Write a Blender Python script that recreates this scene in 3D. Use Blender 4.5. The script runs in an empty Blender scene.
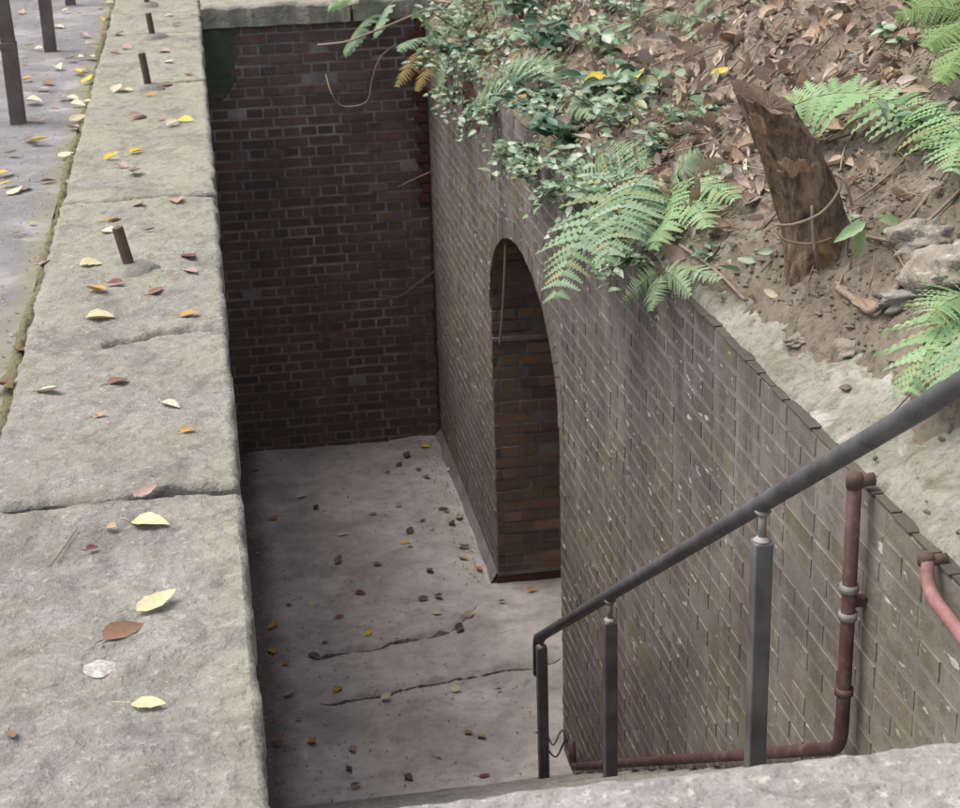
import bpy, math, random
import numpy as np
from mathutils import Vector, Matrix

S = bpy.context.scene
RX = (0.9860, -0.0863, 0.1426)
# ---------------------------------------------------------------- camera
F = 1700.0
def _n(v): return v / np.linalg.norm(v)
_Y = np.array([178-480., -237-404., F]); _vx = 140.0
_V = _n(np.array([_vx, (-F*F-_Y[0]*_vx)/_Y[1], F])); _Y = _n(_Y)
_Z = -_V; _X = np.cross(_Y, _Z)
R = np.array([_X, _Y, _Z]); CAM = np.array([0, 0, 1.6])
cd = bpy.data.cameras.new('camera'); cam = bpy.data.objects.new('camera', cd)
S.collection.objects.link(cam); S.camera = cam
cd.sensor_width = 36; cd.lens = 36*F/960; cd.clip_end = 500; cd.clip_start = 0.05
cd.dof.use_dof = True; cd.dof.focus_distance = 4.6; cd.dof.aperture_fstop = 10
m = Matrix.Identity(4)
for i in range(3):
    m[i][0] = R[i, 0]; m[i][1] = -R[i, 1]; m[i][2] = -R[i, 2]; m[i][3] = CAM[i]
cam.matrix_world = m
# ---------------------------------------------------------------- light
SUN_EL, SUN_AZ = 62, -75            # azimuth from +Y (into the picture), negative = to the left
w = bpy.data.worlds.new('World'); S.world = w; w.use_nodes = True
nt = w.node_tree; bg = nt.nodes['Background']
sky = nt.nodes.new('ShaderNodeTexSky'); sky.sky_type = 'NISHITA'; sky.sun_disc = False
sky.sun_elevation = math.radians(SUN_EL); sky.sun_rotation = math.radians(SUN_AZ)
sky.air_density = 1.0; sky.dust_density = 5.0; sky.ozone_density = 0.6
hs = nt.nodes.new('ShaderNodeHueSaturation'); hs.inputs['Saturation'].default_value = .62     # thin overcast: paler sky
nt.links.new(sky.outputs[0], hs.inputs['Color']); nt.links.new(hs.outputs[0], bg.inputs[0]); bg.inputs[1].default_value = 0.13
sl = bpy.data.lights.new('sun', 'SUN'); sl.energy = 1.2; sl.angle = math.radians(45); sl.color = (1, .95, .89)
so = bpy.data.objects.new('sun', sl); S.collection.objects.link(so)
_a, _e = math.radians(SUN_AZ), math.radians(SUN_EL)
sd = Vector((math.sin(_a)*math.cos(_e), math.cos(_a)*math.cos(_e), math.sin(_e)))
so.rotation_euler = sd.to_track_quat('Z', 'Y').to_euler()
S.view_settings.view_transform = 'Standard'; S.view_settings.look = 'None'
S.view_settings.gamma = 1; S.view_settings.exposure = 0.78
try: S.view_settings.use_curve_mapping = False
except Exception: pass
S.render.engine = 'CYCLES'
S.cycles.max_bounces = 8; S.cycles.diffuse_bounces = 5

# ---------------------------------------------------------------- helpers
def ray(px, py): return R @ np.array([px-480., py-404., F])
def atz(px, py, z):
    d = ray(px, py); return CAM + d*(z-CAM[2])/d[2]
def atx(px, py, x):
    d = ray(px, py); return CAM + d*(x-CAM[0])/d[0]
def aty(px, py, y):
    d = ray(px, py); return CAM + d*(y-CAM[1])/d[1]

def _hash(ix, iy, s):
    h = np.sin(ix*127.1+iy*311.7+s*74.7)*43758.5453
    return h-np.floor(h)
def vnoise(x, y, s=0):
    x = np.asarray(x, float); y = np.asarray(y, float)
    ix, iy = np.floor(x), np.floor(y); fx, fy = x-ix, y-iy
    fx = fx*fx*(3-2*fx); fy = fy*fy*(3-2*fy)
    a = _hash(ix, iy, s); b = _hash(ix+1, iy, s); c = _hash(ix, iy+1, s); d = _hash(ix+1, iy+1, s)
    return (a*(1-fx)+b*fx)*(1-fy)+(c*(1-fx)+d*fx)*fy-0.5
def fbm(x, y, s=0, o=4):
    t = 0; a = 1
    for k in range(o):
        t = t+a*vnoise(x*2**k, y*2**k, s+k*17); a *= .5
    return t

class MB:
    def __init__(s): s.v = []; s.f = []; s.mi = []
    def add(s, vs, fs, mi=0):
        n = len(s.v); s.v.extend([tuple(float(c) for c in v) for v in vs])
        for f in fs: s.f.append(tuple(i+n for i in f)); s.mi.append(mi)
    def box(s, a, b, mi=0):
        x0, y0, z0 = a; x1, y1, z1 = b
        s.add([(x0,y0,z0),(x1,y0,z0),(x1,y1,z0),(x0,y1,z0),(x0,y0,z1),(x1,y0,z1),(x1,y1,z1),(x0,y1,z1)],
              [(0,3,2,1),(4,5,6,7),(0,1,5,4),(1,2,6,5),(2,3,7,6),(3,0,4,7)], mi)
    def tube(s, pts, r, n=8, cap=True, mi=0, sq=False):
        pts = [Vector([float(c) for c in p]) for p in pts]; N = len(pts)
        rr = r if hasattr(r, '__len__') else [r]*N
        vs = []; up = None
        for i, p in enumerate(pts):
            t = (pts[min(i+1, N-1)]-pts[max(i-1, 0)]).normalized()
            if up is None:
                up = Vector((0, 0, 1)) if abs(t.z) < .9 else Vector((0, 1, 0))
            a = t.cross(up).normalized(); b = a.cross(t).normalized(); up = b
            for k in range(n):
                an = 2*math.pi*(k+(.5 if sq else 0))/n
                vs.append(p+(a*math.cos(an)+b*math.sin(an))*rr[i])
        fs = []
        for i in range(N-1):
            for k in range(n):
                k2 = (k+1) % n
                fs.append((i*n+k, i*n+k2, (i+1)*n+k2, (i+1)*n+k))
        if cap: fs.append(tuple(range(n))[::-1]); fs.append(tuple((N-1)*n+k for k in range(n)))
        s.add(vs, fs, mi)
    def build(s, name, mats, parent=None, smooth=False, bevel=0, loc=None):
        me = bpy.data.meshes.new(name); me.from_pydata(s.v, [], s.f)
        if not isinstance(mats, (list, tuple)): mats = [mats]
        for mm in mats: me.materials.append(mm)
        if len(mats) > 1: me.polygons.foreach_set('material_index', s.mi)
        if smooth: me.polygons.foreach_set('use_smooth', [True]*len(me.polygons))
        if loc is not None: me.transform(Matrix.Translation(-Vector([float(c) for c in loc])))
        me.update()
        o = bpy.data.objects.new(name, me); S.collection.objects.link(o)
        if loc is not None: o.location = [float(c) for c in loc]
        if parent is not None:
            o.parent = parent
            o.location = Vector(o.location)-Vector(parent.location)
        if bevel:
            b = o.modifiers.new('bevel', 'BEVEL'); b.width = bevel; b.segments = 2; b.limit_method = 'ANGLE'
        return o
def tag(o, label, cat, group=None):
    o['label'] = label; o['category'] = cat
    if group: o['group'] = group
    return o
def kind(o, k='structure'): o['kind'] = k; return o
def thing(name, loc, label, cat, group=None):
    o = bpy.data.objects.new(name, None); S.collection.objects.link(o)
    o.location = [float(c) for c in loc]; o.empty_display_size = .05
    return tag(o, label, cat, group)

# ---------------------------------------------------------------- materials
class NT:
    def __init__(s, name):
        s.m = bpy.data.materials.new(name); s.m.use_nodes = True; s.t = s.m.node_tree
        s.b = s.t.nodes['Principled BSDF']; s.n = s.t.nodes; s.l = s.t.links
        s.b.inputs['Specular IOR Level'].default_value = .3
        g = s.n.new('ShaderNodeNewGeometry'); s.pos = g.outputs['Position']; s.rnd = g.outputs['Random Per Island']
    def noise(s, scale, detail=6, rough=.6, vec=None, stretch=None, dist=0):
        v = vec or s.pos
        if stretch:
            mp = s.n.new('ShaderNodeMapping'); mp.inputs['Scale'].default_value = stretch; s.l.new(v, mp.inputs[0]); v = mp.outputs[0]
        n = s.n.new('ShaderNodeTexNoise'); n.inputs['Scale'].default_value = scale; n.inputs['Detail'].default_value = detail
        n.inputs['Roughness'].default_value = rough; n.inputs['Distortion'].default_value = dist
        s.l.new(v, n.inputs['Vector']); return n.outputs[0]
    def voro(s, scale, feature='F1', out=0):
        n = s.n.new('ShaderNodeTexVoronoi'); n.feature = feature; n.inputs['Scale'].default_value = scale
        s.l.new(s.pos, n.inputs['Vector']); return n.outputs[out]
    def ramp(s, fac, stops, interp='LINEAR'):
        r = s.n.new('ShaderNodeValToRGB'); r.color_ramp.interpolation = interp; e = r.color_ramp.elements
        while len(e) < len(stops): e.new(.5)
        for i, (p, c) in enumerate(stops):
            e[i].position = p
            e[i].color = (c, c, c, 1) if not hasattr(c, '__len__') else (*c, 1)
        s.l.new(fac, r.inputs[0]); return r.outputs[0]
    def mix(s, fac, a, b, mode='MIX'):
        x = s.n.new('ShaderNodeMix'); x.data_type = 'RGBA'; x.blend_type = mode
        for sock, v in ((x.inputs[0], fac), (x.inputs[6], a), (x.inputs[7], b)):
            if isinstance(v, (int, float)): sock.default_value = v
            elif isinstance(v, tuple): sock.default_value = (*v, 1)
            else: s.l.new(v, sock)
        return x.outputs[2]
    def math(s, op, a, b=0, clamp=False):
        x = s.n.new('ShaderNodeMath'); x.operation = op; x.use_clamp = clamp
        for sock, v in ((x.inputs[0], a), (x.inputs[1], b)):
            if isinstance(v, (int, float)): sock.default_value = v
            else: s.l.new(v, sock)
        return x.outputs[0]
    def sep(s):
        x = s.n.new('ShaderNodeSeparateXYZ'); s.l.new(s.pos, x.inputs[0]); return x.outputs
    def rng(s, v, a, b, c=0, d=1):
        x = s.n.new('ShaderNodeMapRange'); s.l.new(v, x.inputs[0])
        for k, q in enumerate((a, b, c, d)): x.inputs[k+1].default_value = q
        return x.outputs[0]
    def bump(s, h, dist, strength=1, prev=None):
        x = s.n.new('ShaderNodeBump'); x.inputs['Distance'].default_value = dist; x.inputs['Strength'].default_value = strength
        s.l.new(h, x.inputs['Height'])
        if prev is not None: s.l.new(prev, x.inputs['Normal'])
        return x.outputs[0]
    def done(s, col, rough=.85, normal=None):
        if isinstance(col, tuple): s.b.inputs['Base Color'].default_value = (*col, 1)
        else: s.l.new(col, s.b.inputs['Base Color'])
        if isinstance(rough, (int, float)): s.b.inputs['Roughness'].default_value = rough
        else: s.l.new(rough, s.b.inputs['Roughness'])
        if normal is not None: s.l.new(normal, s.b.inputs['Normal'])
        return s.m

def stone_mat(name, c0, c1, moss=.5, mosscol=(.17,.18,.08), speck=.5, bump=.004, grit=70):
    t = NT(name)
    big = t.noise(2.2, 5, .6); mid = t.noise(14, 6, .65); fine = t.noise(grit, 5, .7)
    col = t.mix(t.ramp(big, [(.3, 0), (.7, 1)]), c0, c1)
    col = t.mix(t.ramp(mid, [(.3, .0), (.75, .75)]), col, tuple(c*.55 for c in c0))
    # pale mineral grains, dark pits
    col = t.mix(t.math('MULTIPLY', t.ramp(fine, [(.55, 0), (.72, 1)]), speck), col, tuple(min(1, c*1.75) for c in c1))
    col = t.mix(t.math('MULTIPLY', t.ramp(t.noise(grit*1.7, 4, .7), [(.30, 1), (.42, 0)]), .75), col, tuple(c*.35 for c in c0))
    ms = t.math('MULTIPLY', t.ramp(t.noise(3.3, 7, .7, dist=.6), [(.42, 0), (.66, 1)]), moss)
    col = t.mix(ms, col, mosscol)
    if name == 'coping_stone':      # olive-beige tint, stronger towards the far end and along the pit edge
        x, y, z = t.sep(); on = t.math('MAXIMUM', t.rng(y, 3.2, 7.5, .1, .85), t.rng(x, -.28, -.04, 0, .55))
        col = t.mix(t.math('MULTIPLY', on, t.ramp(t.noise(4.5, 7, .7, dist=.5), [(.34, .25), (.58, 1)])), col, t.mix(fine, (.275,.265,.19), (.455,.435,.34)))
        col = t.mix(t.ramp(t.noise(2.7, 8, .72, dist=1), [(.54, 0), (.64, .5)]), col, (.15,.145,.115))
    # blotchy grime
    col = t.mix(t.ramp(t.noise(7, 8, .75, dist=1.2), [(.50, 0), (.70, .62)]), col, (.10, .095, .085))
    n = t.bump(fine, bump, .9); n = t.bump(mid, bump*4, .6, n)
    return t.done(col, .9, n)

M = {}
M['coping'] = stone_mat('coping_stone', (.265,.25,.236), (.405,.385,.365), .42, (.255,.26,.165), .6, .010, 50)
def paving_mat():
    t = NT('worn_paving')
    col = t.mix(t.ramp(t.noise(3, 6, .65), [(.35, 0), (.65, 1)]), (.165,.16,.16), (.26,.25,.25))
    col = t.mix(t.ramp(t.noise(2.1, 4, .55, dist=.8), [(.57, 0), (.64, .6)]), col, (.38,.365,.35))
    col = t.mix(t.ramp(t.noise(16, 6, .7), [(.5, 0), (.72, .6)]), col, (.13,.12,.11))
    x, y, z = t.sep()
    g = t.math('ADD', x, t.math('MULTIPLY', t.noise(4, 5, .6), .22))
    col = t.mix(t.rng(g, -.62, -.50, 0, .75), col, (.23,.21,.12))
    n = t.bump(t.noise(50, 5, .7), .003, .8); return t.done(col, .85, t.bump(t.noise(12, 5, .6), .008, .5, n))
M['paving'] = paving_mat()
M['paving_old'] = stone_mat('paving_stone', (.22,.215,.215), (.31,.30,.295), .15, (.17,.17,.09), .35, .003, 45)
M['landing'] = stone_mat('landing_concrete', (.30,.285,.265), (.44,.42,.395), .25, (.25,.25,.15), .6, .006, 40)
M['step'] = stone_mat('step_concrete', (.27,.255,.23), (.36,.34,.31), .3, (.22,.22,.14), .3, .003, 60)
M['moss'] = stone_mat('joint_moss', (.15,.13,.085), (.27,.25,.14), .6, (.26,.24,.09), .3, .008, 90)

def floor_mat():
    t = NT('pit_floor_concrete')
    x, y, z = t.sep()
    big = t.noise(1.6, 6, .62, dist=.7); mid = t.noise(9, 7, .7)
    col = t.mix(t.ramp(big, [(.36, 0), (.62, 1)]), (.36,.33,.31), (.58,.53,.505))
    col = t.mix(t.ramp(mid, [(.45, 0), (.75, .65)]), col, (.20,.175,.155))
    col = t.mix(t.ramp(t.noise(45, 5, .7), [(.55, 0), (.75, .5)]), col, (.5,.48,.46))
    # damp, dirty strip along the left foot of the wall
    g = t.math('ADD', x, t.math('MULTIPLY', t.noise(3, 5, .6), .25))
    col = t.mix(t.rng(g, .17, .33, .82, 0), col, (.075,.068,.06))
    col = t.mix(t.ramp(t.noise(4.5, 6, .7, dist=2), [(.60, 0), (.72, .5)]), col, (.09,.075,.065))
    n = t.bump(t.noise(60, 5, .7), .003, .7); n = t.bump(mid, .01, .4, n)
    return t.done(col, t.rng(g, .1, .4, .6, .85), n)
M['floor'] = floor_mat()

def coat(t, col, amt=.85):
    # grey-brown film of algae, lime and dirt that runs over brick and mortar alike
    a = t.ramp(t.noise(1.7, 8, .68, dist=.9), [(.40, 0), (.56, 1)]); f = t.ramp(t.noise(17, 6, .7, stretch=(1, 1.6, .8)), [(.34, .25), (.58, 1)])
    c = t.mix(t.ramp(t.noise(3.4, 7, .7, dist=.5), [(.36, 0), (.62, 1)]), (.15,.133,.115), (.275,.245,.225))
    c = t.mix(t.ramp(t.noise(48, 5, .7), [(.5, 0), (.7, .5)]), c, (.12,.11,.095))
    return t.mix(t.math('MULTIPLY', t.math('MULTIPLY', a, f), amt), col, c)
def brick_mat(name, cols, lichen=.3, stain=.5, pale=.2, pc=(.55,.53,.48)):
    t = NT(name)
    k = len(cols)
    col = t.ramp(t.rnd, [(i/(k-1) if k > 1 else 0, c) for i, c in enumerate(cols)])
    g = t.noise(55, 6, .7)
    col = t.mix(t.ramp(g, [(.35, 0), (.7, .55)]), col, tuple(c*.5 for c in cols[0]))
    # vertical wash marks and grime
    st = t.noise(2.2, 6, .62, stretch=(2.2, 2.2, .45), dist=.5)
    col = t.mix(t.math('MULTIPLY', t.ramp(st, [(.4, 0), (.62, 1)]), stain), col, (.062,.055,.05))
    if pale > .5:
        s2 = t.noise(7, 5, .6, stretch=(1.5, 1.5, .12)); s3 = t.noise(3.1, 5, .6, stretch=(1.5, 1.5, .2))
        x, y, z = t.sep(); near_top = t.rng(z, -2.2, -.2, .2, 1)
        col = t.mix(t.math('MULTIPLY', t.ramp(s2, [(.53, 0), (.66, .7)]), near_top), col, (.46,.43,.41))
        col = t.mix(t.math('MULTIPLY', t.ramp(s3, [(.50, 0), (.62, .75)]), near_top), col, (.085,.07,.065))
    al = t.noise(1.3, 6, .65, dist=.8)
    col = t.mix(t.math('MULTIPLY', t.ramp(al, [(.45, 0), (.65, 1)]), lichen), col, (.145,.14,.085))
    wh = t.noise(24, 5, .65, stretch=(1, .55, 1.3)); zone = t.noise(1.1, 3, .5)
    wm = t.math('MULTIPLY', t.ramp(wh, [(.61, 0), (.66, 1)]), t.ramp(zone, [(.46, 0), (.6, 1)]))
    col = t.mix(t.math('MULTIPLY', wm, pale), col, pc)
    if pale > .5:
        x, y, z = t.sep(); col = coat(t, col, .75)
        col = t.mix(t.math('MULTIPLY', t.rng(y, 5.6, 3.2, 0, .75), t.ramp(t.noise(5, 7, .7), [(.3, .45), (.6, 1)])), col, t.mix(t.ramp(t.noise(7, 6, .65), [(.4, 0), (.6, 1)]), (.19,.185,.125), (.345,.325,.275)))
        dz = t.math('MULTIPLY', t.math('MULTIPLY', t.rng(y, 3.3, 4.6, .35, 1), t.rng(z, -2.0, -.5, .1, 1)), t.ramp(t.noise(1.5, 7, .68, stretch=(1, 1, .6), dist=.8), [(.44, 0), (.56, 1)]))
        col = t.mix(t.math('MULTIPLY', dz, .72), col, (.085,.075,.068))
        col = t.mix(t.math('MULTIPLY', t.ramp(t.noise(2.6, 7, .7, dist=.5), [(.53, 0), (.64, 1)]), .6), col, (.19,.17,.085))
        fl = t.math('MULTIPLY', t.ramp(t.noise(19, 4, .6, stretch=(1, .5, 1.4)), [(.62, 0), (.66, 1)]), t.ramp(t.noise(1.25, 3, .5), [(.43, 0), (.55, 1)]))
        col = t.mix(t.math('MULTIPLY', fl, .9), col, (.62,.60,.55))
    n = t.bump(g, .004, .8); n = t.bump(t.noise(14, 4, .6), .012, .5, n)
    return t.done(col, .88, n)
M['brick_back'] = brick_mat('dark_brick', [(.20,.13,.11),(.13,.10,.095),(.23,.145,.12),(.17,.125,.11),(.27,.17,.135)], .15, .4, .05)
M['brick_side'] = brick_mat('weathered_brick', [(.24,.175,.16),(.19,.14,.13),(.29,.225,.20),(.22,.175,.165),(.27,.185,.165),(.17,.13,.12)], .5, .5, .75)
M['brick_top'] = brick_mat('dark_course_brick', [(.13,.10,.085),(.10,.085,.07),(.16,.125,.10)], .6, .5, .05)  # darker brick than the wall face, for its top course
M['brick_jamb'] = brick_mat('brown_brick', [(.31,.19,.135),(.15,.105,.09),(.37,.235,.16),(.26,.17,.125),(.12,.09,.08)], .25, .25, .05)
M['brick_red'] = brick_mat('red_brick', [(.17,.06,.045),(.11,.045,.035),(.20,.075,.055)], .05, .25, .05)
def mortar_mat(name, a, b):
    t = NT(name)
    col = t.mix(t.ramp(t.noise(5, 7, .7), [(.35, 0), (.68, 1)]), a, b)
    col = t.mix(t.ramp(t.noise(1.6, 5, .6), [(.48, 0), (.7, .5)]), col, (.07,.068,.055))
    if name == 'pale_mortar':
        col = coat(t, col, .8); x, y, z = t.sep()
        col = t.mix(t.rng(y, 5.6, 3.2, 0, .6), col, (.27,.25,.20))
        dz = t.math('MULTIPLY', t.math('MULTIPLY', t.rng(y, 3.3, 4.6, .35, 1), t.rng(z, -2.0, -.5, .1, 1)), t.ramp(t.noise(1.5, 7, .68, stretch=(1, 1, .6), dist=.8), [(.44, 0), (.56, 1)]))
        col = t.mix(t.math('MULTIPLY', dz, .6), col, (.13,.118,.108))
    return t.done(col, .95, t.bump(t.noise(90, 4, .7), .003, .8))
M['mortar_back'] = mortar_mat('grimy_mortar', (.18,.155,.145), (.43,.38,.355))
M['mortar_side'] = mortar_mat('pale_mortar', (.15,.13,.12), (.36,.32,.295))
M['mortar_jamb'] = mortar_mat('tan_mortar', (.28,.22,.17), (.60,.50,.40))
M['plinth'] = mortar_mat('cement_fillet', (.22,.19,.19), (.33,.29,.285))

def cement_mat():
    t = NT('rendered_cement')
    col = t.mix(t.ramp(t.noise(3, 6, .6), [(.35, 0), (.65, 1)]), (.30,.29,.235), (.50,.48,.42))
    col = t.mix(t.ramp(t.noise(6, 7, .7, dist=1), [(.5, 0), (.68, .8)]), col, (.19,.19,.11))
    col = t.mix(t.ramp(t.noise(4, 7, .7, dist=.6), [(.54, 0), (.64, .85)]), col, (.60,.57,.52))
    col = t.mix(t.ramp(t.noise(26, 6, .7), [(.50, 0), (.66, .65)]), col, (.17,.16,.115))
    col = t.mix(t.ramp(t.noise(9, 8, .75, dist=.6), [(.58, 0), (.68, .6)]), col, (.27,.23,.18))
    n = t.bump(t.noise(50, 6, .75), .012, 1); n = t.bump(t.noise(11, 6, .7), .04, .8, n)
    return t.done(col, .93, n)
M['cement'] = cement_mat()
def soil_mat():
    t = NT('forest_soil')
    col = t.mix(t.ramp(t.noise(4, 7, .65), [(.35, 0), (.65, 1)]), (.36,.295,.22), (.62,.53,.42))
    col = t.mix(t.ramp(t.noise(30, 6, .7), [(.50, 0), (.70, .8)]), col, (.17,.135,.105))
    col = t.mix(t.ramp(t.noise(60, 5, .7), [(.6, 0), (.7, .6)]), col, (.46,.40,.34))
    n = t.bump(t.noise(34, 8, .8), .05, 1)
    return t.done(col, .95, n)
M['soil'] = soil_mat()
def island_mat(name, cols, rough=.6, back=.0, var=.4, spec=.35):
    t = NT(name)
    k = len(cols); col = t.ramp(t.rnd, [((i+.0)/(k-1) if k > 1 else 0, c) for i, c in enumerate(cols)])
    col = t.mix(t.ramp(t.noise(90, 4, .6), [(.4, 0), (.7, var)]), col, tuple(c*.5 for c in cols[0]))
    t.b.inputs['Specular IOR Level'].default_value = spec
    if back:
        tr = t.n.new('ShaderNodeBsdfTranslucent'); mx = t.n.new('ShaderNodeMixShader'); mx.inputs[0].default_value = back
        t.l.new(col, tr.inputs[0]); t.l.new(t.b.outputs[0], mx.inputs[1]); t.l.new(tr.outputs[0], mx.inputs[2])
        t.l.new(mx.outputs[0], t.n['Material Output'].inputs[0])
    return t.done(col, rough, t.bump(t.noise(140, 3, .6), .002, .6))
M['litter'] = island_mat('dead_leaf_litter', [(.20,.13,.09),(.56,.43,.31),(.38,.27,.20),(.68,.60,.50),(.27,.20,.16),(.50,.42,.38),(.14,.105,.085),(.60,.48,.36),(.44,.36,.33),(.60,.42,.24)], .7, .15)
M['fern'] = island_mat('fern_green', [(.12,.22,.10),(.29,.43,.26),(.21,.33,.17),(.40,.52,.37),(.16,.28,.14),(.33,.46,.30),(.32,.33,.14),(.25,.39,.22)], .5, .25, .25, .5)
M['fern_dry'] = island_mat('fern_yellowed', [(.30,.24,.09),(.38,.22,.08),(.20,.24,.08)], .6, .25, .25)
M['fern_bright'] = island_mat('fern_bright_green', [(.17,.32,.12),(.31,.49,.23),(.24,.40,.17),(.37,.54,.29),(.34,.39,.16),(.28,.45,.22)], .5, .3, .2, .5)
M['leafy'] = island_mat('small_leaf_green', [(.10,.17,.08),(.29,.40,.23),(.16,.26,.13),(.50,.58,.46),(.20,.32,.17),(.40,.50,.37),(.13,.22,.11),(.34,.36,.17)], .35, .2, .3, .6)
M['leafy_dark'] = island_mat('dark_glossy_leaf', [(.045,.10,.05),(.08,.16,.08),(.06,.13,.07)], .35, .12, .3, .5)
M['bamboo'] = island_mat('lime_green_leaf', [(.17,.30,.09),(.30,.44,.16),(.24,.38,.14)], .45, .35, .2)
M['stem'] = island_mat('green_stem', [(.12,.13,.06),(.16,.13,.08)], .6)
M['twig'] = island_mat('dry_twig', [(.20,.15,.11),(.30,.235,.18),(.14,.10,.075)], .8, 0, .6)
M['vine'] = island_mat('pale_vine', [(.36,.28,.21),(.30,.23,.17)], .7, 0, .5)
LEAFC = {'pale yellow': [(.62,.54,.30),(.70,.62,.40)], 'yellow': [(.74,.50,.05),(.78,.58,.09)], 'orange': [(.50,.27,.07),(.58,.35,.09)],
         'cream': [(.62,.55,.41),(.70,.63,.47)], 'brown': [(.22,.12,.075),(.30,.18,.12)], 'pinkish': [(.42,.27,.245),(.50,.34,.30)],
         'dark red': [(.15,.045,.05),(.20,.07,.07)], 'dark': [(.11,.08,.065),(.14,.10,.08)], 'tan': [(.42,.29,.18),(.48,.35,.24)]}
for k_, v_ in LEAFC.items(): M['leaf '+k_] = island_mat(k_.replace(' ', '_')+'_leaf', v_, .55, .12, .35)

def bark_mat():
    t = NT('stump_bark')
    n1 = t.noise(14, 9, .78, stretch=(1.6, 1.6, .7), dist=.8)
    col = t.mix(t.ramp(n1, [(.40, 0), (.60, 1)]), (.12,.082,.06), (.40,.29,.20))
    col = t.mix(t.ramp(t.noise(6, 4, .6), [(.60, 0), (.68, .85)]), col, (.50,.30,.16))
    n = t.bump(n1, .03, .9); n = t.bump(t.noise(60, 6, .7), .005, .9, n)
    return t.done(col, .9, n)
M['bark'] = bark_mat()
M['wood'] = island_mat('split_wood', [(.14,.10,.075),(.22,.155,.11)], .85, 0, .7)
_t = NT('torn_wood'); M['torn'] = _t.done(_t.mix(_t.ramp(_t.noise(30, 6, .7, stretch=(1, 1, .4)), [(.35, 0), (.62, 1)]), (.20,.125,.08), (.50,.33,.20)), .85, _t.bump(_t.noise(50, 5, .7, stretch=(1, 1, .3)), .01, 1))
def metal_mat(name, a, b, rust=(.16,.07,.045), amt=.3, rough=.42, sc=30):
    t = NT(name)
    col = t.mix(t.ramp(t.noise(8, 4, .6), [(.35, 0), (.65, 1)]), a, b)
    col = t.mix(t.math('MULTIPLY', t.ramp(t.noise(sc, 6, .7), [(.5, 0), (.66, 1)]), amt), col, rust)
    r = t.ramp(t.noise(20, 5, .6), [(.3, rough), (.7, min(1, rough+.3))])
    t.b.inputs['Specular IOR Level'].default_value = .5
    return t.done(col, r, t.bump(t.noise(70, 4, .6), .0012, .8))
M['rail'] = metal_mat('charcoal_paint', (.06,.063,.07), (.115,.12,.13), (.16,.12,.09), .45)
M['post'] = metal_mat('worn_grey_paint', (.085,.085,.088), (.17,.17,.175), (.17,.12,.09), .5, .38)
M['galv'] = metal_mat('galvanised', (.20,.19,.175), (.36,.34,.32), (.16,.11,.08), .6, .5)
M['iron'] = metal_mat('weathered_iron', (.10,.078,.066), (.16,.13,.115), (.13,.07,.045), .5, .7)
M['rust'] = metal_mat('rusty_iron', (.085,.06,.05), (.13,.085,.065), (.18,.10,.06), .5, .8)
M['redpipe'] = metal_mat('oxide_red_pipe', (.075,.034,.032), (.11,.05,.045), (.20,.15,.13), .6, .5, 22)
M['pinkpipe'] = metal_mat('faded_red_pipe', (.27,.125,.115), (.36,.18,.16), (.5,.36,.31), .4, .5, 22)
M['quartz'] = stone_mat('pale_rock', (.27,.235,.19), (.50,.455,.39), .5, (.22,.18,.135), .8, .01, 30)

rnd = random.Random(11)
# ---------------------------------------------------------------- dimensions
W = 1.53; D = -3.22; YB = 11.87; Y0 = 2.26; SLOPE = 0.652; CW = -0.60
WT = -0.125          # top of the right hand wall

def grid(name, xs, ys, zf, mat, parent=None, skirt=None, smooth=True, loc=None):
    X, Yy = np.meshgrid(xs, ys); Zz = zf(X, Yy)
    n, mm = len(xs), len(ys)
    vs = np.stack([X.ravel(), Yy.ravel(), Zz.ravel()], 1)
    b = MB(); fs = [(j*n+i, j*n+i+1, (j+1)*n+i+1, (j+1)*n+i) for j in range(mm-1) for i in range(n-1)]
    b.add(vs, fs)
    if skirt is not None:
        ring = [j for j in range(n)]+[j*n+n-1 for j in range(1, mm)]+[(mm-1)*n+i for i in range(n-2, -1, -1)]+[j*n for j in range(mm-2, 0, -1)]
        k = len(ring); sv = []; sf = []
        for r in ring: sv += [tuple(vs[r]), (vs[r][0], vs[r][1], skirt)]
        for i in range(k):
            a = 2*i; c = 2*((i+1) % k); sf.append((a, a+1, c+1, c))
        b.add(sv, sf)
    return b.build(name, mat, parent, smooth=smooth and skirt is None, loc=loc)

# ---------------------------------------------------------------- the setting: ground
def pave_z(X, Yy):
    z = -.03+fbm(X*3, Yy*3, 3)*.018+fbm(X*22, Yy*22, 4, 3)*.004
    # flagstone joints
    for yj, k in ((3.1, .05), (4.75, .08), (6.35, .04), (7.7, .06), (9.35, .05), (11.1, .07), (12.9, .05)):
        d = np.abs(Yy-(yj+k*(X+.6)*2+vnoise(X*6, yj, 5)*.03)); z = z-.016*np.exp(-(d/.018)**2)
    d = np.abs(X-(-1.25+vnoise(Yy*3, 1, 8)*.03)); z = z-.012*np.exp(-(d/.014)**2)
    return z
kind(grid('pavement', np.arange(-3.2, -.615, .022), np.arange(2.2, 15.5, .022), pave_z, M['paving']))
g = MB()
# ground around, with the pit cut out of it
for (x0, x1, y0, y1) in ((-60, -3.2, -60, 60), (-3.2, CW-.02, -60, 2.2), (-3.2, -.615, 15.5, 60), (-.615, 60, 12.6, 60), (CW-.02, 60, -60, -3)):
    g.add([(x0,y0,-.05),(x1,y0,-.05),(x1,y1,-.05),(x0,y1,-.05)], [(0,1,2,3)])
kind(g.build('ground', M['paving']))
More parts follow.
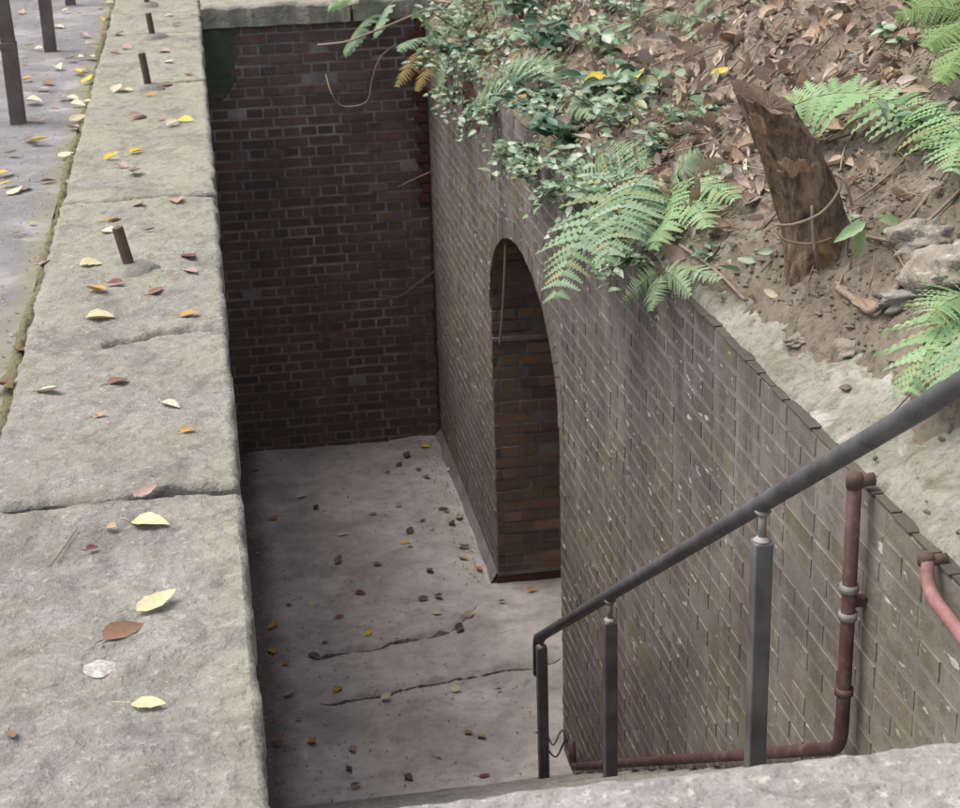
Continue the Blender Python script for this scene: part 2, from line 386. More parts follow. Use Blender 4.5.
# moss-filled joint between pavement and coping
jm = grid('moss_joint', np.arange(-.66, -.575, .006), np.arange(2.2, 15.4, .012),
          lambda X, Yy: -.041+.02*np.exp(-((X+.618)/.022)**2)*(.2+1.5*np.clip(vnoise(Yy*3, 2, 31)+.45, 0, 1))+fbm(X*60, Yy*60, 6, 3)*.014, M['moss'])
kind(jm, 'stuff')

# pit floor
def floor_z(X, Yy):
    z = D+fbm(X*2.2, Yy*2.2, 9)*.02+fbm(X*20, Yy*20, 10, 3)*.003
    for (pts, wd, dp) in (([(.29,8.665),(.48,8.695),(.84,8.75),(1.14,8.82),(1.26,8.98),(1.36,9.1)], .02, .035), ([(.33,8.13),(.77,8.218),(1.06,8.266),(1.35,8.316),(1.61,8.33),(1.73,8.38)], .022, .03)):
        px = [p[0] for p in pts]; py = [p[1] for p in pts]
        yl = np.interp(X, px, py)+vnoise(X*14, 1, 12)*.035
        m_ = ((X > px[0]) & (X < px[-1])).astype(float)
        fade = np.clip((X-px[0])/.1, 0, 1)*np.clip((px[-1]-X)/.08, 0, 1)
        z = z-dp*np.exp(-((Yy-yl)/wd)**2)*m_*fade*(.6+np.clip(vnoise(X*9, 5, 13)+.4, 0, .8))
        z = z-.012*np.exp(-np.clip(yl-Yy, 0, 9)/.25)*(Yy < yl)*m_*fade
    z = z-.03*np.exp(-(np.clip(X-.02, 0, 9)/.07)**2)*(.6+vnoise(X*8, Yy*4, 14))
    return z
FX0, FX1 = -.02, 3.4
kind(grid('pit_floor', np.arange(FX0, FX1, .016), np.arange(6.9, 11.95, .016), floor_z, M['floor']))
for (pts, wd, nm) in (([(.29,8.665),(.48,8.695),(.84,8.75),(1.14,8.82),(1.26,8.98),(1.36,9.1)]  , .011, 1), ([(.33,8.13),(.77,8.218),(1.06,8.266),(1.35,8.316),(1.61,8.33),(1.73,8.38)], .006, 2)):
    b = MB(); vs = []; px = [p[0] for p in pts]; py = [p[1] for p in pts]; K = 90
    for i in range(K+1):
        x = px[0]+(px[-1]-px[0])*i/K; y = float(np.interp(x, px, py)+vnoise(x*14, 1, 12)*.035); h_ = max(.0006, wd*(.6+2.4*float(vnoise(x*13, nm, 3)))*min(1, i/6, (K-i)/6))
        for sg in (-1, 0, 1):
            yy = y+sg*h_+float(vnoise(x*60, sg+nm, 7))*.006; vs.append((x, yy, float(floor_z(np.array(x), np.array(yy)))+(.006 if sg else .009)))
    b.add(vs, [(i*3+j, i*3+j+1, (i+1)*3+j+1, (i+1)*3+j) for i in range(K) for j in range(2)])
    t_d = NT('wet_dirt'); t_d.done(t_d.mix(t_d.ramp(t_d.noise(40, 5, .7), [(.4, 0), (.65, 1)]), (.10,.085,.075), (.26,.23,.21)), .9, t_d.bump(t_d.noise(80, 4, .6), .004, 1))
    kind(b.build('dirt_in_crack', t_d.m), 'stuff')
# (the hidden ground below wall and bank closes the pit off)

# landing and stairs
st = MB(); n = 18; ris = -D/n; tr = ris/SLOPE
def prof():
    p = [(-3, 0), (Y0, 0)]
    for i in range(n):
        p.append((Y0+i*tr, -(i+1)*ris)); p.append((Y0+(i+1)*tr, -(i+1)*ris))
    return p
xs_ = np.linspace(0.003, W-.003, 60)
pp = prof()[2:-1]
vs = []; fs = []
for j, (yy, zz) in enumerate(pp):
    for i, xx in enumerate(xs_):
        vs.append((xx, yy+vnoise(xx*9, j*3.1, 3)*.012+vnoise(xx*30, j*3.1, 4)*.006, zz+(vnoise(xx*8, j//2*2.7, 5)*.012)))
for j in range(len(pp)-1):
    for i in range(59): fs.append((j*60+i, j*60+i+1, (j+1)*60+i+1, (j+1)*60+i))
st.add(vs, fs)
kind(st.build('stairs', M['step']))
def land_z(X, Yy):
    e = np.clip((Yy-(YL-.03))/.03, 0, 1)
    return fbm(X*4, Yy*4, 21)*.012+fbm(X*32, Yy*32, 22, 3)*.0065-e*e*.015
YL = Y0+.105
lx = np.arange(0.004, W-.002, .009); ly = np.concatenate([np.arange(-3, 1.6, .2), np.arange(1.6, YL+.0051, .009)])
kind(grid('landing', lx, ly, land_z, M['landing'], skirt=-.16))

# ---------------------------------------------------------------- brickwork
def bricks(b, u0, u1, v0, v1, mp, seed, clip=None, proud=.006, course=.0725, jit=.003, flat=.004):
    """English bond in a (u,v) plane; mp(u,v,h) -> world; clip(u_lo,u_hi,v_mid) -> list of intervals kept"""
    r = random.Random(seed); row = 0; v = v1
    while v > v0+.01:
        vt = v; vb = max(v-course, v0); j = .009
        L = .118 if row % 2 else .234; off = (.059 if row % 2 else 0)
        u = u0-off-r.random()*.02
        while u < u1:
            a, c = max(u, u0), min(u+L-j, u1); u += L
            if c-a < .02: continue
            ivs = clip(a, c, (vt+vb)/2) if clip else [(a, c)]
            for (a2, c2) in ivs:
                if c2-a2 < .02: continue
                q = lambda s=jit: r.uniform(-s, s)
                h = proud+r.uniform(-flat, flat)
                if r.random() < .02: h = -.006
                t0, b0 = vt-j/2+q(.0015), vb+j/2+q(.0015)
                aa, cc = a2+q(), c2+q(); e = .005
                hs = [h+q(.0015) for _ in range(4)]
                vs = [mp(aa, b0, -.01), mp(cc, b0, -.01), mp(cc, t0, -.01), mp(aa, t0, -.01),
                      mp(aa+e+q(.002), b0+e, hs[0]), mp(cc-e+q(.002), b0+e, hs[1]), mp(cc-e+q(.002), t0-e, hs[2]), mp(aa+e+q(.002), t0-e, hs[3])]
                b.add(vs, [(4,5,6,7),(0,1,5,4),(1,2,6,5),(2,3,7,6),(3,0,4,7)])
        v = vb; row += 1

# back wall (facing the viewer)
bw = thing('brick_wall', (W/2, YB, D), 'dark sooty brick wall closing the far end of the pit', 'wall')
b = MB(); bricks(b, -.02, W-.012, D-.02, .0, lambda u, v, h: (u, YB-h, v), 5, proud=.005)
o = b.build('brick_face', M['brick_back'], bw)
b = MB(); b.box((-.05, YB, D-.1), (W+.35, YB+.35, -.092)); b.build('mortar_core', M['mortar_back'], bw)
def cop_z(z0, s): return lambda X, Yy: z0+fbm(X*5, Yy*5, s)*.014+fbm(X*34, Yy*34, s+5, 3)*.0075
b = MB()
def slab(name, x0, x1, y0, y1, z1, z0, mat, parent, s, step=.02, edge=.012, extra=None):
    """stone slab with an uneven top and worn arrises; real thickness"""
    xs = np.unique(np.concatenate([[x0], np.arange(x0+edge, x1-edge, step), [x1-edge, x1]])); ys = np.unique(np.concatenate([[y0], np.arange(y0+edge, y1-edge, step), [y1-edge, y1]]))
    X, Yy = np.meshgrid(xs, ys)
    Z = cop_z(z1, s)(X, Yy)
    dx = np.minimum(X-x0, x1-X); dy = np.minimum(Yy-y0, y1-Yy); d = np.minimum(dx, dy)
    Z = Z-np.clip(1-d/edge, 0, 1)**1.5*edge*(.8+.9*vnoise(X*12+Yy*12, X-Yy, s+9))
    if extra is not None: Z = Z+extra(X, Yy)
    # wander the outline
    on = (d < 1e-6)
    X2 = np.where((X-x0 < 1e-6) & on, X+vnoise(Yy*8, 0, s+2)*.016+vnoise(Yy*40, 0, s+3)*.006, X); X2 = np.where((x1-X < 1e-6) & on, X+vnoise(Yy*8, 3, s+2)*.012+vnoise(Yy*40, 3, s+3)*.005, X2)
    Y2 = np.where((Yy-y0 < 1e-6) | (y1-Yy < 1e-6), Yy+vnoise(X*11, np.round(Yy, 1), 77)*.045+vnoise(X*45, np.round(Yy, 1), 78)*.012, Yy)
    n_, m_ = len(xs), len(ys); vs = np.stack([X2.ravel(), Y2.ravel(), Z.ravel()], 1)
    bb = MB(); fs = [(j*n_+i, j*n_+i+1, (j+1)*n_+i+1, (j+1)*n_+i) for j in range(m_-1) for i in range(n_-1)]
    ring = list(range(n_))+[j*n_+n_-1 for j in range(1, m_)]+[(m_-1)*n_+i for i in range(n_-2, -1, -1)]+[j*n_ for j in range(m_-2, 0, -1)]
    k = len(ring); base = len(vs); allv = [tuple(v) for v in vs]
    for r_ in ring:
        x_, y_, _ = allv[r_]; allv.append((x_, y_, z0))
    for i in range(k): fs.append((ring[i], base+i, base+(i+1) % k, ring[(i+1) % k]))
    fs.append(tuple(base+i for i in range(k))[::-1])
    bb.add(allv, fs); oo = bb.build(name, mat, parent, smooth=False)
    nn = n_; me = oo.data
    sm = [True]*((m_-1)*(n_-1))+[False]*(k+1); me.polygons.foreach_set('use_smooth', sm)
    return oo
slab('coping_slab', .012, 1.02, YB-.04, 12.58, .055, -.09, M['coping'], bw, 40, .03, .03)
slab('coping_slab', 1.035, 2.3, YB-.03, 12.58, .05, -.09, M['coping'], bw, 43, .03, .03)
b = MB(); X_, Z_ = np.meshgrid(np.linspace(-.01, .26, 12), np.linspace(-.7, -.1, 24))
vs = [(x, YB-.02+.03*abs((x+.01)/.27)**3+.03*max(0, (-.25-z)/.45)**2+vnoise(x*20, z*20, 3)*.01, z) for x, z in zip(X_.ravel(), Z_.ravel())]
b.add(vs, [(j*12+i, j*12+i+1, (j+1)*12+i+1, (j+1)*12+i) for j in range(23) for i in range(11)])
t_ = stone_mat('mossy_render', (.10,.11,.085), (.15,.15,.11), .7, (.09,.12,.06), .1, .004, 40); b.build('mossy_render', t_, bw, smooth=True)

# right hand wall with the arched doorway
AY0, AY1, ASP, ACR = 7.42, 9.36, -1.42, -.80       # jambs, springing, crown
ac = (AY0+AY1)/2; hw = (AY1-AY0)/2
def arch_top(y, grow=0):
    q = (y-ac)/(hw+grow)
    return None if abs(q) >= 1 else ASP+(ACR-ASP+grow)*math.sqrt(1-q*q)
def clip_arch(a, c, v, grow=.10):
    if v < ASP: lo, hi = AY0, AY1
    else:
        q = (v-ASP)/(ACR-ASP+grow)
        if q >= 1: return [(a, c)]
        h_ = (hw+grow)*math.sqrt(1-q*q); lo, hi = ac-h_, ac+h_
    return [(a, min(c, lo)), (max(a, hi), c)]
rw = thing('brick_wall', (W, 5, D), 'long weathered brick wall with arched doorway on the right of the pit', 'wall')
mpR = lambda u, v, h: (W-h, u, v)
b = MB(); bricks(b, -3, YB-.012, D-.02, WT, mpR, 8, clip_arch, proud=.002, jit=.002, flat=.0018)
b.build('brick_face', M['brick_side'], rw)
b = MB(); NS = 40
ysn = [ac-hw*math.cos(math.pi*i/NS) for i in range(NS+1)]
b.box((W, -3, D-.1), (W+.42, AY0, WT-.01)); b.box((W, AY1, D-.1), (W+.42, YB, WT-.01))
for i in range(NS):
    y0, y1 = ysn[i], ysn[i+1]
    z0 = arch_top(y0) or ASP; z1 = arch_top(y1) or ASP
    b.add([(W,y0,z0),(W,y1,z1),(W,y1,WT-.01),(W,y0,WT-.01)], [(0,1,2,3)])
    b.add([(W+.42,y0,z0),(W+.42,y1,z1),(W+.42,y1,WT-.01),(W+.42,y0,WT-.01)], [(3,2,1,0)])
    b.add([(W,y0,z0),(W,y1,z1),(W+.42,y1,z1),(W+.42,y0,z0)], [(3,2,1,0)])
    b.add([(W,y0,WT-.01),(W,y1,WT-.01),(W+.42,y1,WT-.01),(W+.42,y0,WT-.01)], [(0,1,2,3)])
b.build('mortar_core', M['mortar_side'], rw)
# brick-on-edge top course
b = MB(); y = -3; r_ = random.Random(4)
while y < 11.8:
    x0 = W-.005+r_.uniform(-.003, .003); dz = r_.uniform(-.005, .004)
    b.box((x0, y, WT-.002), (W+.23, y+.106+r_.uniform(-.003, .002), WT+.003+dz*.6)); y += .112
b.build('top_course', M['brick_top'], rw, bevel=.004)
# ring of voussoirs
b = MB(); nv = 34
for i in range(nv):
    for ring_ in (0,):
        a0 = math.pi*(i+.03)/nv; a1 = math.pi*(i+.97)/nv; g0, g1 = 0.002, .112
        pt = lambda a, g_: (ac+(hw+g_)*math.cos(a), ASP+(ACR-ASP+g_)*math.sin(a))
        h = .006+r_.uniform(-.002, .002)
        q = [pt(a0, g0), pt(a1, g0), pt(a1, g1), pt(a0, g1)]
        b.add([(W-.001, *p) for p in q]+[(W-h, *p) for p in q], [(4,5,6,7),(0,1,5,4),(1,2,6,5),(2,3,7,6),(3,0,4,7)])
b.build('arch_ring', M['brick_side'], rw)
b = MB(); seg = [ASP]; KA = 400
arcp = [(ac+hw*math.cos(math.pi*k/KA), ASP+(ACR-ASP)*math.sin(math.pi*k/KA)) for k in range(KA+1)]
al_ = [0]
for k in range(KA): al_.append(al_[-1]+math.dist(arcp[k], arcp[k+1]))
def sof(u, v, h):
    y = float(np.interp(v, al_, [p[0] for p in arcp])); z = float(np.interp(v, al_, [p[1] for p in arcp]))
    nx, nz = (ac-y)/hw, -(z-ASP)/(ACR-ASP)*1.0; L_ = math.hypot(nx, nz)+1e-6
    return (u, y+nx/L_*h, z+nz/L_*h)
bricks(b, W+.002, W+.42, 0, al_[-1], sof, 44, proud=.004)
b.build('arch_soffit', M['brick_jamb'], rw)
# jambs and vault of the passage through the arch
b = MB(); bricks(b, W-.002, W+1.8, D-.02, -.785, lambda u, v, h: (u, AY1-h, v), 15, proud=.006)
def trim(bb, keep):
    f2 = []; m2 = []
    for f, mi in zip(bb.f, bb.mi):
        if keep([bb.v[i] for i in f]): f2.append(f); m2.append(mi)
    bb.f = f2; bb.mi = m2
b.build('far_jamb', M['brick_jamb'], rw)
b = MB(); bricks(b, W+.01, W+1.8, D-.02, -1.25, lambda u, v, h: (u, AY0+h, v), 16, proud=.004)
b.build('near_jamb', M['brick_jamb'], rw)
b = MB(); b.box((W+.425, AY0-.3, D-.1), (W+1.85, AY0-.001, -.6)); b.box((W+.425, AY1+.001, D-.1), (W+1.85, AY1+.3, -.6))
b.box((W+1.8, AY0-.3, D-.1), (W+2.0, AY1+.3, -.6)); b.box((W+.422, AY0-.3, -.78), (W+2, AY1+.3, -.6))
b.build('passage_lining', M['mortar_jamb'], rw)
b = MB(); bricks(b, AY0, AY1, D-.02, -.8, lambda u, v, h: (W+1.8-h, u, v), 19, proud=.004); b.build('passage_end', M['brick_jamb'], rw)
b = MB(); b.box((W-.004, AY1-.012, D+.05), (W+1.7, AY1-.006, D+.075))
b.box((W-.002, AY1-.02, -1.635), (W+1.0, AY1-.0065, -1.610))
b.build('pale_band', M['mortar_side'], rw)
b = MB(); b.box((W-.01, AY1-.014, D-.02), (W+1.7, AY1-.0045, D+.045)); b.build('dark_red_band', M['brick_red'], rw)  # dark red band along the foot of the far jamb
# cement fillet along the foot of the wall
b = MB(); ysf = np.arange(AY1, YB, .05); vs = []
for y in ysf:
    k = vnoise(y*7, 1, 2)*.012
    vs += [(W-.055+k, y, D-.02), (W-.035+k, y, D+.02), (W-.004, y, D+.075+k)]
b.add(vs, [(i*3+j, i*3+j+1, (i+1)*3+j+1, (i+1)*3+j) for i in range(len(ysf)-1) for j in range(2)])
b.build('cement_fillet', M['plinth'], rw, smooth=True)
# toothed red brick strip in the corner
b = MB(); z = -.1; k = 0
while z > D+.05:
    top = z > -1.35
    wx = (.105 if k % 2 else .06) if top else (.028 if k % 2 else .02)
    b.box((W-wx+r_.uniform(-.008, .008), YB-.035 if top else YB-.028, z-.064), (W-.008, YB-.004, z)); z -= .0725; k += 1
b.build('corner_strip', M['brick_red'], rw)
# irregular patch of exposed dark red brick, high on the wall near the corner
b = MB()
pa = atx(462, 70, W); pc = atx(481, 135, W); yb_, zb_, yt_, zt_ = pa[1], pa[2], pc[1], pc[2]; rows = 9; vs = []
for j in range(rows*4+1):
    t = j/(rows*4); z = pa[2]*(1-t)+pc[2]*t; ym = pa[1]+(pc[1]-pa[1])*(.35+.3*t); hw_ = abs(pc[1]-pa[1])*.42*(math.sin(math.pi*(.12+.82*t))**.6)
    for i in range(5):
        u = i/4*2-1; vs.append((W-.009-.003*float(vnoise(i*3, j*.8, 2)), ym+u*hw_*(1+1.1*float(vnoise(j*.9, u*9, 5))), z))
b.add(vs, [(j*5+i, j*5+i+1, (j+1)*5+i+1, (j+1)*5+i) for j in range(rows*4) for i in range(4)])
b.build('dark_patch', M['brick_red'], rw)

# left hand wall carrying the stone coping
lw = thing('stone_wall', (CW/2, 6, D), 'brick wall under broad worn stone coping along the left of the pit', 'wall')
b = MB(); b.box((CW, -3, D-.1), (-.012, 15.5, -.125)); b.build('mortar_core', M['mortar_back'], lw)
b = MB(); bricks(b, -3, YB, D-.02, -.125, lambda u, v, h: (-.012+h, u, v), 28, proud=.005); b.build('brick_face', M['brick_back'], lw)
def crack(pts, wd=.008, dp=.02):
    def f(X, Yy):
        px = [p[0] for p in pts]; py = [p[1] for p in pts]
        yl = np.interp(X, px, py)+vnoise(X*25, 2, 91)*.02
        return -dp*np.exp(-((Yy-yl)/wd)**2)*((X > px[0]) & (X < px[-1]))
    return f
js = [-1.0, 1.9, 3.73, 6.70, 9.30, 11.15, 13.3, 15.4]
for i in range(len(js)-1):
    ex = None
    if i == 2: ex = crack([(-.36, 4.88), (-.2, 4.97), (-.1, 4.97), (.01, 4.93)], .017, .05)
    if i == 1: ex = crack([(-.12, 2.86), (-.03, 3.0)], .006, .008)
    g0, g1 = {3.73: .017, 6.70: .017}.get(js[i], .012), {3.73: .017, 6.70: .017}.get(js[i+1], .012)
    ss = .0095 if i == 1 else (.012 if i == 2 else .02)
    slab('coping_slab', CW, 0, js[i]+g0, js[i+1]-g1, 0, -.122, M['coping'], lw, 50+i*3, ss, .014, ex)

# ---------------------------------------------------------------- the bank
def cem(X, Yy): return WT+.016+.5*(X-W-.02)
def bank(X, Yy, fine=True):
    d = X-W
    ds = np.clip(.03+.14*(5.5-Yy), .02, .45)+vnoise(Yy*3.5, X*2, 61)*.09+vnoise(Yy*11, X*7, 62)*.03
    ramp = np.clip((d-ds)/.10, -1, 1)
    z = cem(X, Yy)+.05*ramp+np.clip(d-ds, 0, 9)*.08
    z = z-.14*np.clip(d-1.8, 0, 10)
    z = z+fbm(X*1.7, Yy*1.7, 63, 3)*.12*np.clip(d*1.6, 0, 1)
    if fine: z = z+(fbm(X*9, Yy*9, 64, 4)*.045+np.abs(fbm(X*20, Yy*20, 65, 3))*.045+fbm(X*48, Yy*48, 66, 2)*.014)*np.clip((d-.02)*8, 0, 1)
    return z
def hit(px, py, off=0.0):
    d = ray(px, py); t = 1.2/F*1.0
    t = 1.0/np.linalg.norm(d); s = .02/np.linalg.norm(d)
    for k in range(1500):
        p = CAM+d*t
        if p[0] > W-.03 and p[2] < float(bank(p[0], p[1], False)) + off: return p
        t += s
    return p
kind(grid('bank_slope', np.concatenate([np.arange(W+.0, W+2.2, .013), np.arange(W+2.2, W+9, .08)]), np.arange(1.2, 13.6, .016), lambda X, Yy: bank(X, Yy), M['soil']))
kind(grid('bank_slope', np.concatenate([np.arange(W+.0, W+9, .15)]), np.arange(-8, 1.3, .15), lambda X, Yy: bank(X, Yy)-.01, M['soil']))
# the bank turns along behind the far wall
kind(grid('bank_slope', np.arange(1.15, 1.6, .03), np.arange(12.0, 13.6, .03), lambda X, Yy: .06+.35*np.clip(Yy-12.0, 0, 3)*np.clip((X-1.15)*3, 0, 1)+fbm(X*9, Yy*9, 64)*.05, M['soil']))
cm = grid('cement_ledge', np.concatenate([[W+.006, W+.012], np.arange(W+.020, W+.75, .012)]), np.arange(1.0, 7.2, .012),
          lambda X, Yy: cem(X, Yy)-.03*np.clip((W+.03-X)/.02, 0, 1)-.03*np.clip(vnoise(Yy*9, X*0, 4)+.1, 0, 1)*np.clip((W+.09-X)/.06, 0, 1)+(fbm(X*7, Yy*7, 71, 4)*.035+fbm(X*30, Yy*30, 73, 3)*.014)*np.clip((X-W)*14+.3, 0, 1), M['cement'])
kind(cm)

# ---------------------------------------------------------------- rails, pipes, posts
XR = 1.30
def railpt(px, py): return atx(px, py, XR)
hr = thing('handrail', (XR, 5.4, -1.9), 'charcoal painted steel handrail running down the stairs', 'handrail')
p0, p1 = railpt(960, 385), railpt(538, 638)
dirv = (p1-p0)/np.linalg.norm(p1-p0)
pts = [p0-dirv*2.4, p0, (p0+p1)/2, p1-dirv*.05]
end = p1+dirv*.02
pts += [p1-dirv*.02, p1+np.array([0, .006, -.018]), p1+np.array([0, .012, -.05]), p1+np.array([0, .014, -.2])]
b = MB(); b.tube(pts, .0235, 14); b.build('top_rail', M['rail'], hr, smooth=True)
def stair_z(y): return -ris*math.floor((y-Y0)/tr+1) if y > Y0 else 0
for (px, py) in ((763, 512), (610, 606), (543.5, 640)):
    p = railpt(px, py); y = p[1]+(.05 if px < 560 else 0); zb = stair_z(y)
    if px > 560: p = p0+(p1-p0)*(y-p0[1])/(p1[1]-p0[1])
    zt = p[2]-.105 if px > 560 else p[2]-.06
    b = MB(); b.box((XR-.024, y-.024, zb-.02), (XR+.024, y+.024, zt))
    po = b.build('post', M['post'], hr, bevel=.005)
    b = MB(); b.box((XR-.045, y-.045, zb), (XR+.045, y+.045, zb+.008)); b.build('base_plate', M['rail'], hr, bevel=.002)
    b = MB(); b.tube([(XR, y, zt), (XR, y, p[2]-.012)], .011, 10)
    b.tube([(XR, y, zt), (XR, y, zt+.004), (XR, y, zt+.012)], [.024, .022, .012], 12)
    b.tube([(XR, y, p[2]-.036), (XR, y, p[2]-.022)], [.013, .022], 12)
    b.build('rail_bracket', M['galv'], hr, smooth=True)
# third, upper post behind the viewer's right
y = 2.0; z = p0[2]+(p0[1]-y)*.68
b = MB(); b.box((XR-.024, y-.024, 0), (XR+.024, y+.024, z-.06)); b.build('post', M['rail'], hr, bevel=.004)

XP = W-.045
rp = thing('drain_pipe', (XP, 3.67, -.9), 'dark red pipe running down the wall and along the stairs', 'pipe')
def bend(a, b_, c, r, n=6):
    a, b_, c = map(np.array, (a, b_, c)); u = (a-b_)/np.linalg.norm(a-b_); v = (c-b_)/np.linalg.norm(c-b_)
    s = b_+u*r; e = b_+v*r
    return [(1-t)**2*s+2*t*(1-t)*b_+t*t*e for t in np.linspace(0, 1, n)]
top = atx(855, 474, XP); el = atx(841, 748, XP); foot = atx(573, 767, XP); 
c1 = list(bend(top, el, foot, .07)); c2 = list(bend(el, foot, foot+np.array([0,.03,.25]), .05))
b = MB(); b.tube([top]+c1+c2+[foot+np.array([0, .02, .13])], .0185, 12); b.build('pipe_run', M['redpipe'], rp, smooth=True)
for f_ in (.40, .50, .78):
    q = top+(el-top)*f_; b = MB(); b.tube([q+np.array([0,0,.010]), q-np.array([0,0,.010])], .0245, 12)
    b.build('coupling', M['redpipe'] if f_ == .78 else M['galv'], rp, smooth=True)
q = top+(el-top)*.45; b = MB(); b.box((XP, q[1]-.014, q[2]-.012), (W+.0, q[1]+.014, q[2]+.012)); b.build('bracket', M['redpipe'], rp)
b = MB(); b.tube([top+np.array([0,0,-.035]), top+np.array([0,0,-.006]), top+np.array([.004,0,.004])], [.0215, .0225, .016], 12); b.tube([top+np.array([0,0,-.02]), top+np.array([.05, .0, -.018])], .0165, 12); b.build('elbow', M['rust'], rp, smooth=True)

XP2 = W-.035
pk = thing('conduit_pipe', atx(928, 560, XP2), 'faded pink-red pipe bent down the wall at the right edge', 'pipe')
a_ = atx(926, 556, XP2); b2 = atx(928, 592, XP2); c_ = atx(975, 652, XP2); d_ = atx(1010, 760, XP2)
b = MB(); b.tube([a_]+list(bend(a_, b2, c_, .05))+list(bend(b2, c_, d_, .05))+[d_], .0165, 12); b.build('pipe_run', M['pinkpipe'], pk, smooth=True)
b = MB(); b.tube([a_-np.array([0,0,.022]), a_+np.array([0,0,.002]), a_+np.array([0,0,.008])], [.0185, .0185, .012], 12); b.tube([a_+np.array([0,0,-.012]), a_+np.array([.05, 0, -.012])], .013, 10); b.build('elbow', M['rust'], pk, smooth=True)

# cut-off iron stubs along the coping
stub_l = ['short rusty iron stub nearest the viewer, set in the stone coping', 'second rusty iron stub from the viewer, on the stone coping by a joint',
          'small iron stub on the coping beside the dark end of the pit', 'farthest iron stub, at the top edge on the coping']
for i, (px, py, h, lean) in enumerate(((131, 271, .155, .03), (149, 89, .19, .02), (153, 38, .155, .015), (147, 6, .16, 0))):
    p = atz(px, py, 0)
    t_ = thing('iron_stub', p, stub_l[i], 'post stub', 'cut-off iron stubs along the coping')
    b = MB(); b.tube([p, p+np.array([-lean, 0, h])], .0195, 8, sq=False); o = b.build('stub_bar', M['rust'], t_, bevel=.002)
    b = MB(); vs = []; fs = []
    for r2, zz in ((.085, -.012), (.07, .012), (.045, .026), (.018, .03)):
        for k in range(14):
            an = k*math.pi/7; q = 1+vnoise(k*1.3, i*3+zz*30, 9)*.5
            vs.append((p[0]+.012+r2*q*math.cos(an)*1.05, p[1]+r2*q*math.sin(an), zz+.004*vnoise(k, r2*90, 4)))
    for a2 in range(3):
        for k in range(14): fs.append((a2*14+k, a2*14+(k+1) % 14, (a2+1)*14+(k+1) % 14, (a2+1)*14+k))
    fs.append(tuple(3*14+k for k in range(14))); b.add(vs, fs); b.build('mortar_foot', M['step'], t_, smooth=True)

# iron posts on the pavement
pl = ['dark iron fence post nearest the viewer, at the left edge', 'middle dark iron fence post on the pavement', 'farthest dark iron fence post, at the top edge']
for i, y in enumerate((8.57, 10.85, 12.98)):
    t_ = thing('fence_post', (-.925, y, -.03), pl[i], 'post', 'iron posts along the pavement')
    b = MB(); b.tube([(-.925, y, -.06), (-.925, y, .35)], .052, 4, sq=True, cap=True)
    b.tube([(-.925, y, .35), (-.95-.008*i, y, 1.15)], .047, 4, sq=True)
    b.build('shaft', M['iron'], t_, bevel=.004)
    b = MB(); b.box((-.985, y-.035, .33), (-.865, y+.035, .37)) if False else b.tube([(-.928, y, .335), (-.928, y, .365)], .056, 4, sq=True)
    b.build('collar', M['iron'], t_, bevel=.003)

# ---------------------------------------------------------------- leaves
def leaf(mb, o, d, nrm, L, wd, curl=.2, fold=.2, n=6, tip=1.3, twist=0, mi=0):
    """a folded, curled leaf blade as a small mesh: origin, direction, surface normal"""
    o = Vector([float(c) for c in o]); d = Vector([float(c) for c in d]).normalized(); nrm = Vector([float(c) for c in nrm])
    s = d.cross(nrm).normalized(); u = s.cross(d).normalized(); vs = []
    for i in range(n+1):
        t = i/n; a = curl*(t-.0)*1.5; wv = wd*.5*(math.sin(math.pi*min(1, t**.8))**.8)*(1-.25*t)*(1 if i not in (0, n) else .04)
        c = o+d*(L*(math.sin(a)/a if abs(a) > 1e-3 else 1)*t)+u*(L*t*(1-math.cos(a))/(a if abs(a) > 1e-3 else 1)*(1 if curl else 0))
        f = fold*wv*2; sw = s*math.cos(twist*t)+u*math.sin(twist*t)
        j1, j2 = 1+.08*math.sin(L*9e3+i*2.3), 1+.08*math.sin(L*7e3+i*3.1+1)
        vs += [c+sw*wv*j1+u*f*j2, c, c-sw*wv*j2+u*f*j1]
    fs = []
    for i in range(n):
        for j in (0, 1): fs.append((i*3+j, i*3+j+1, (i+1)*3+j+1, (i+1)*3+j))
    mb.add(vs, fs, mi)

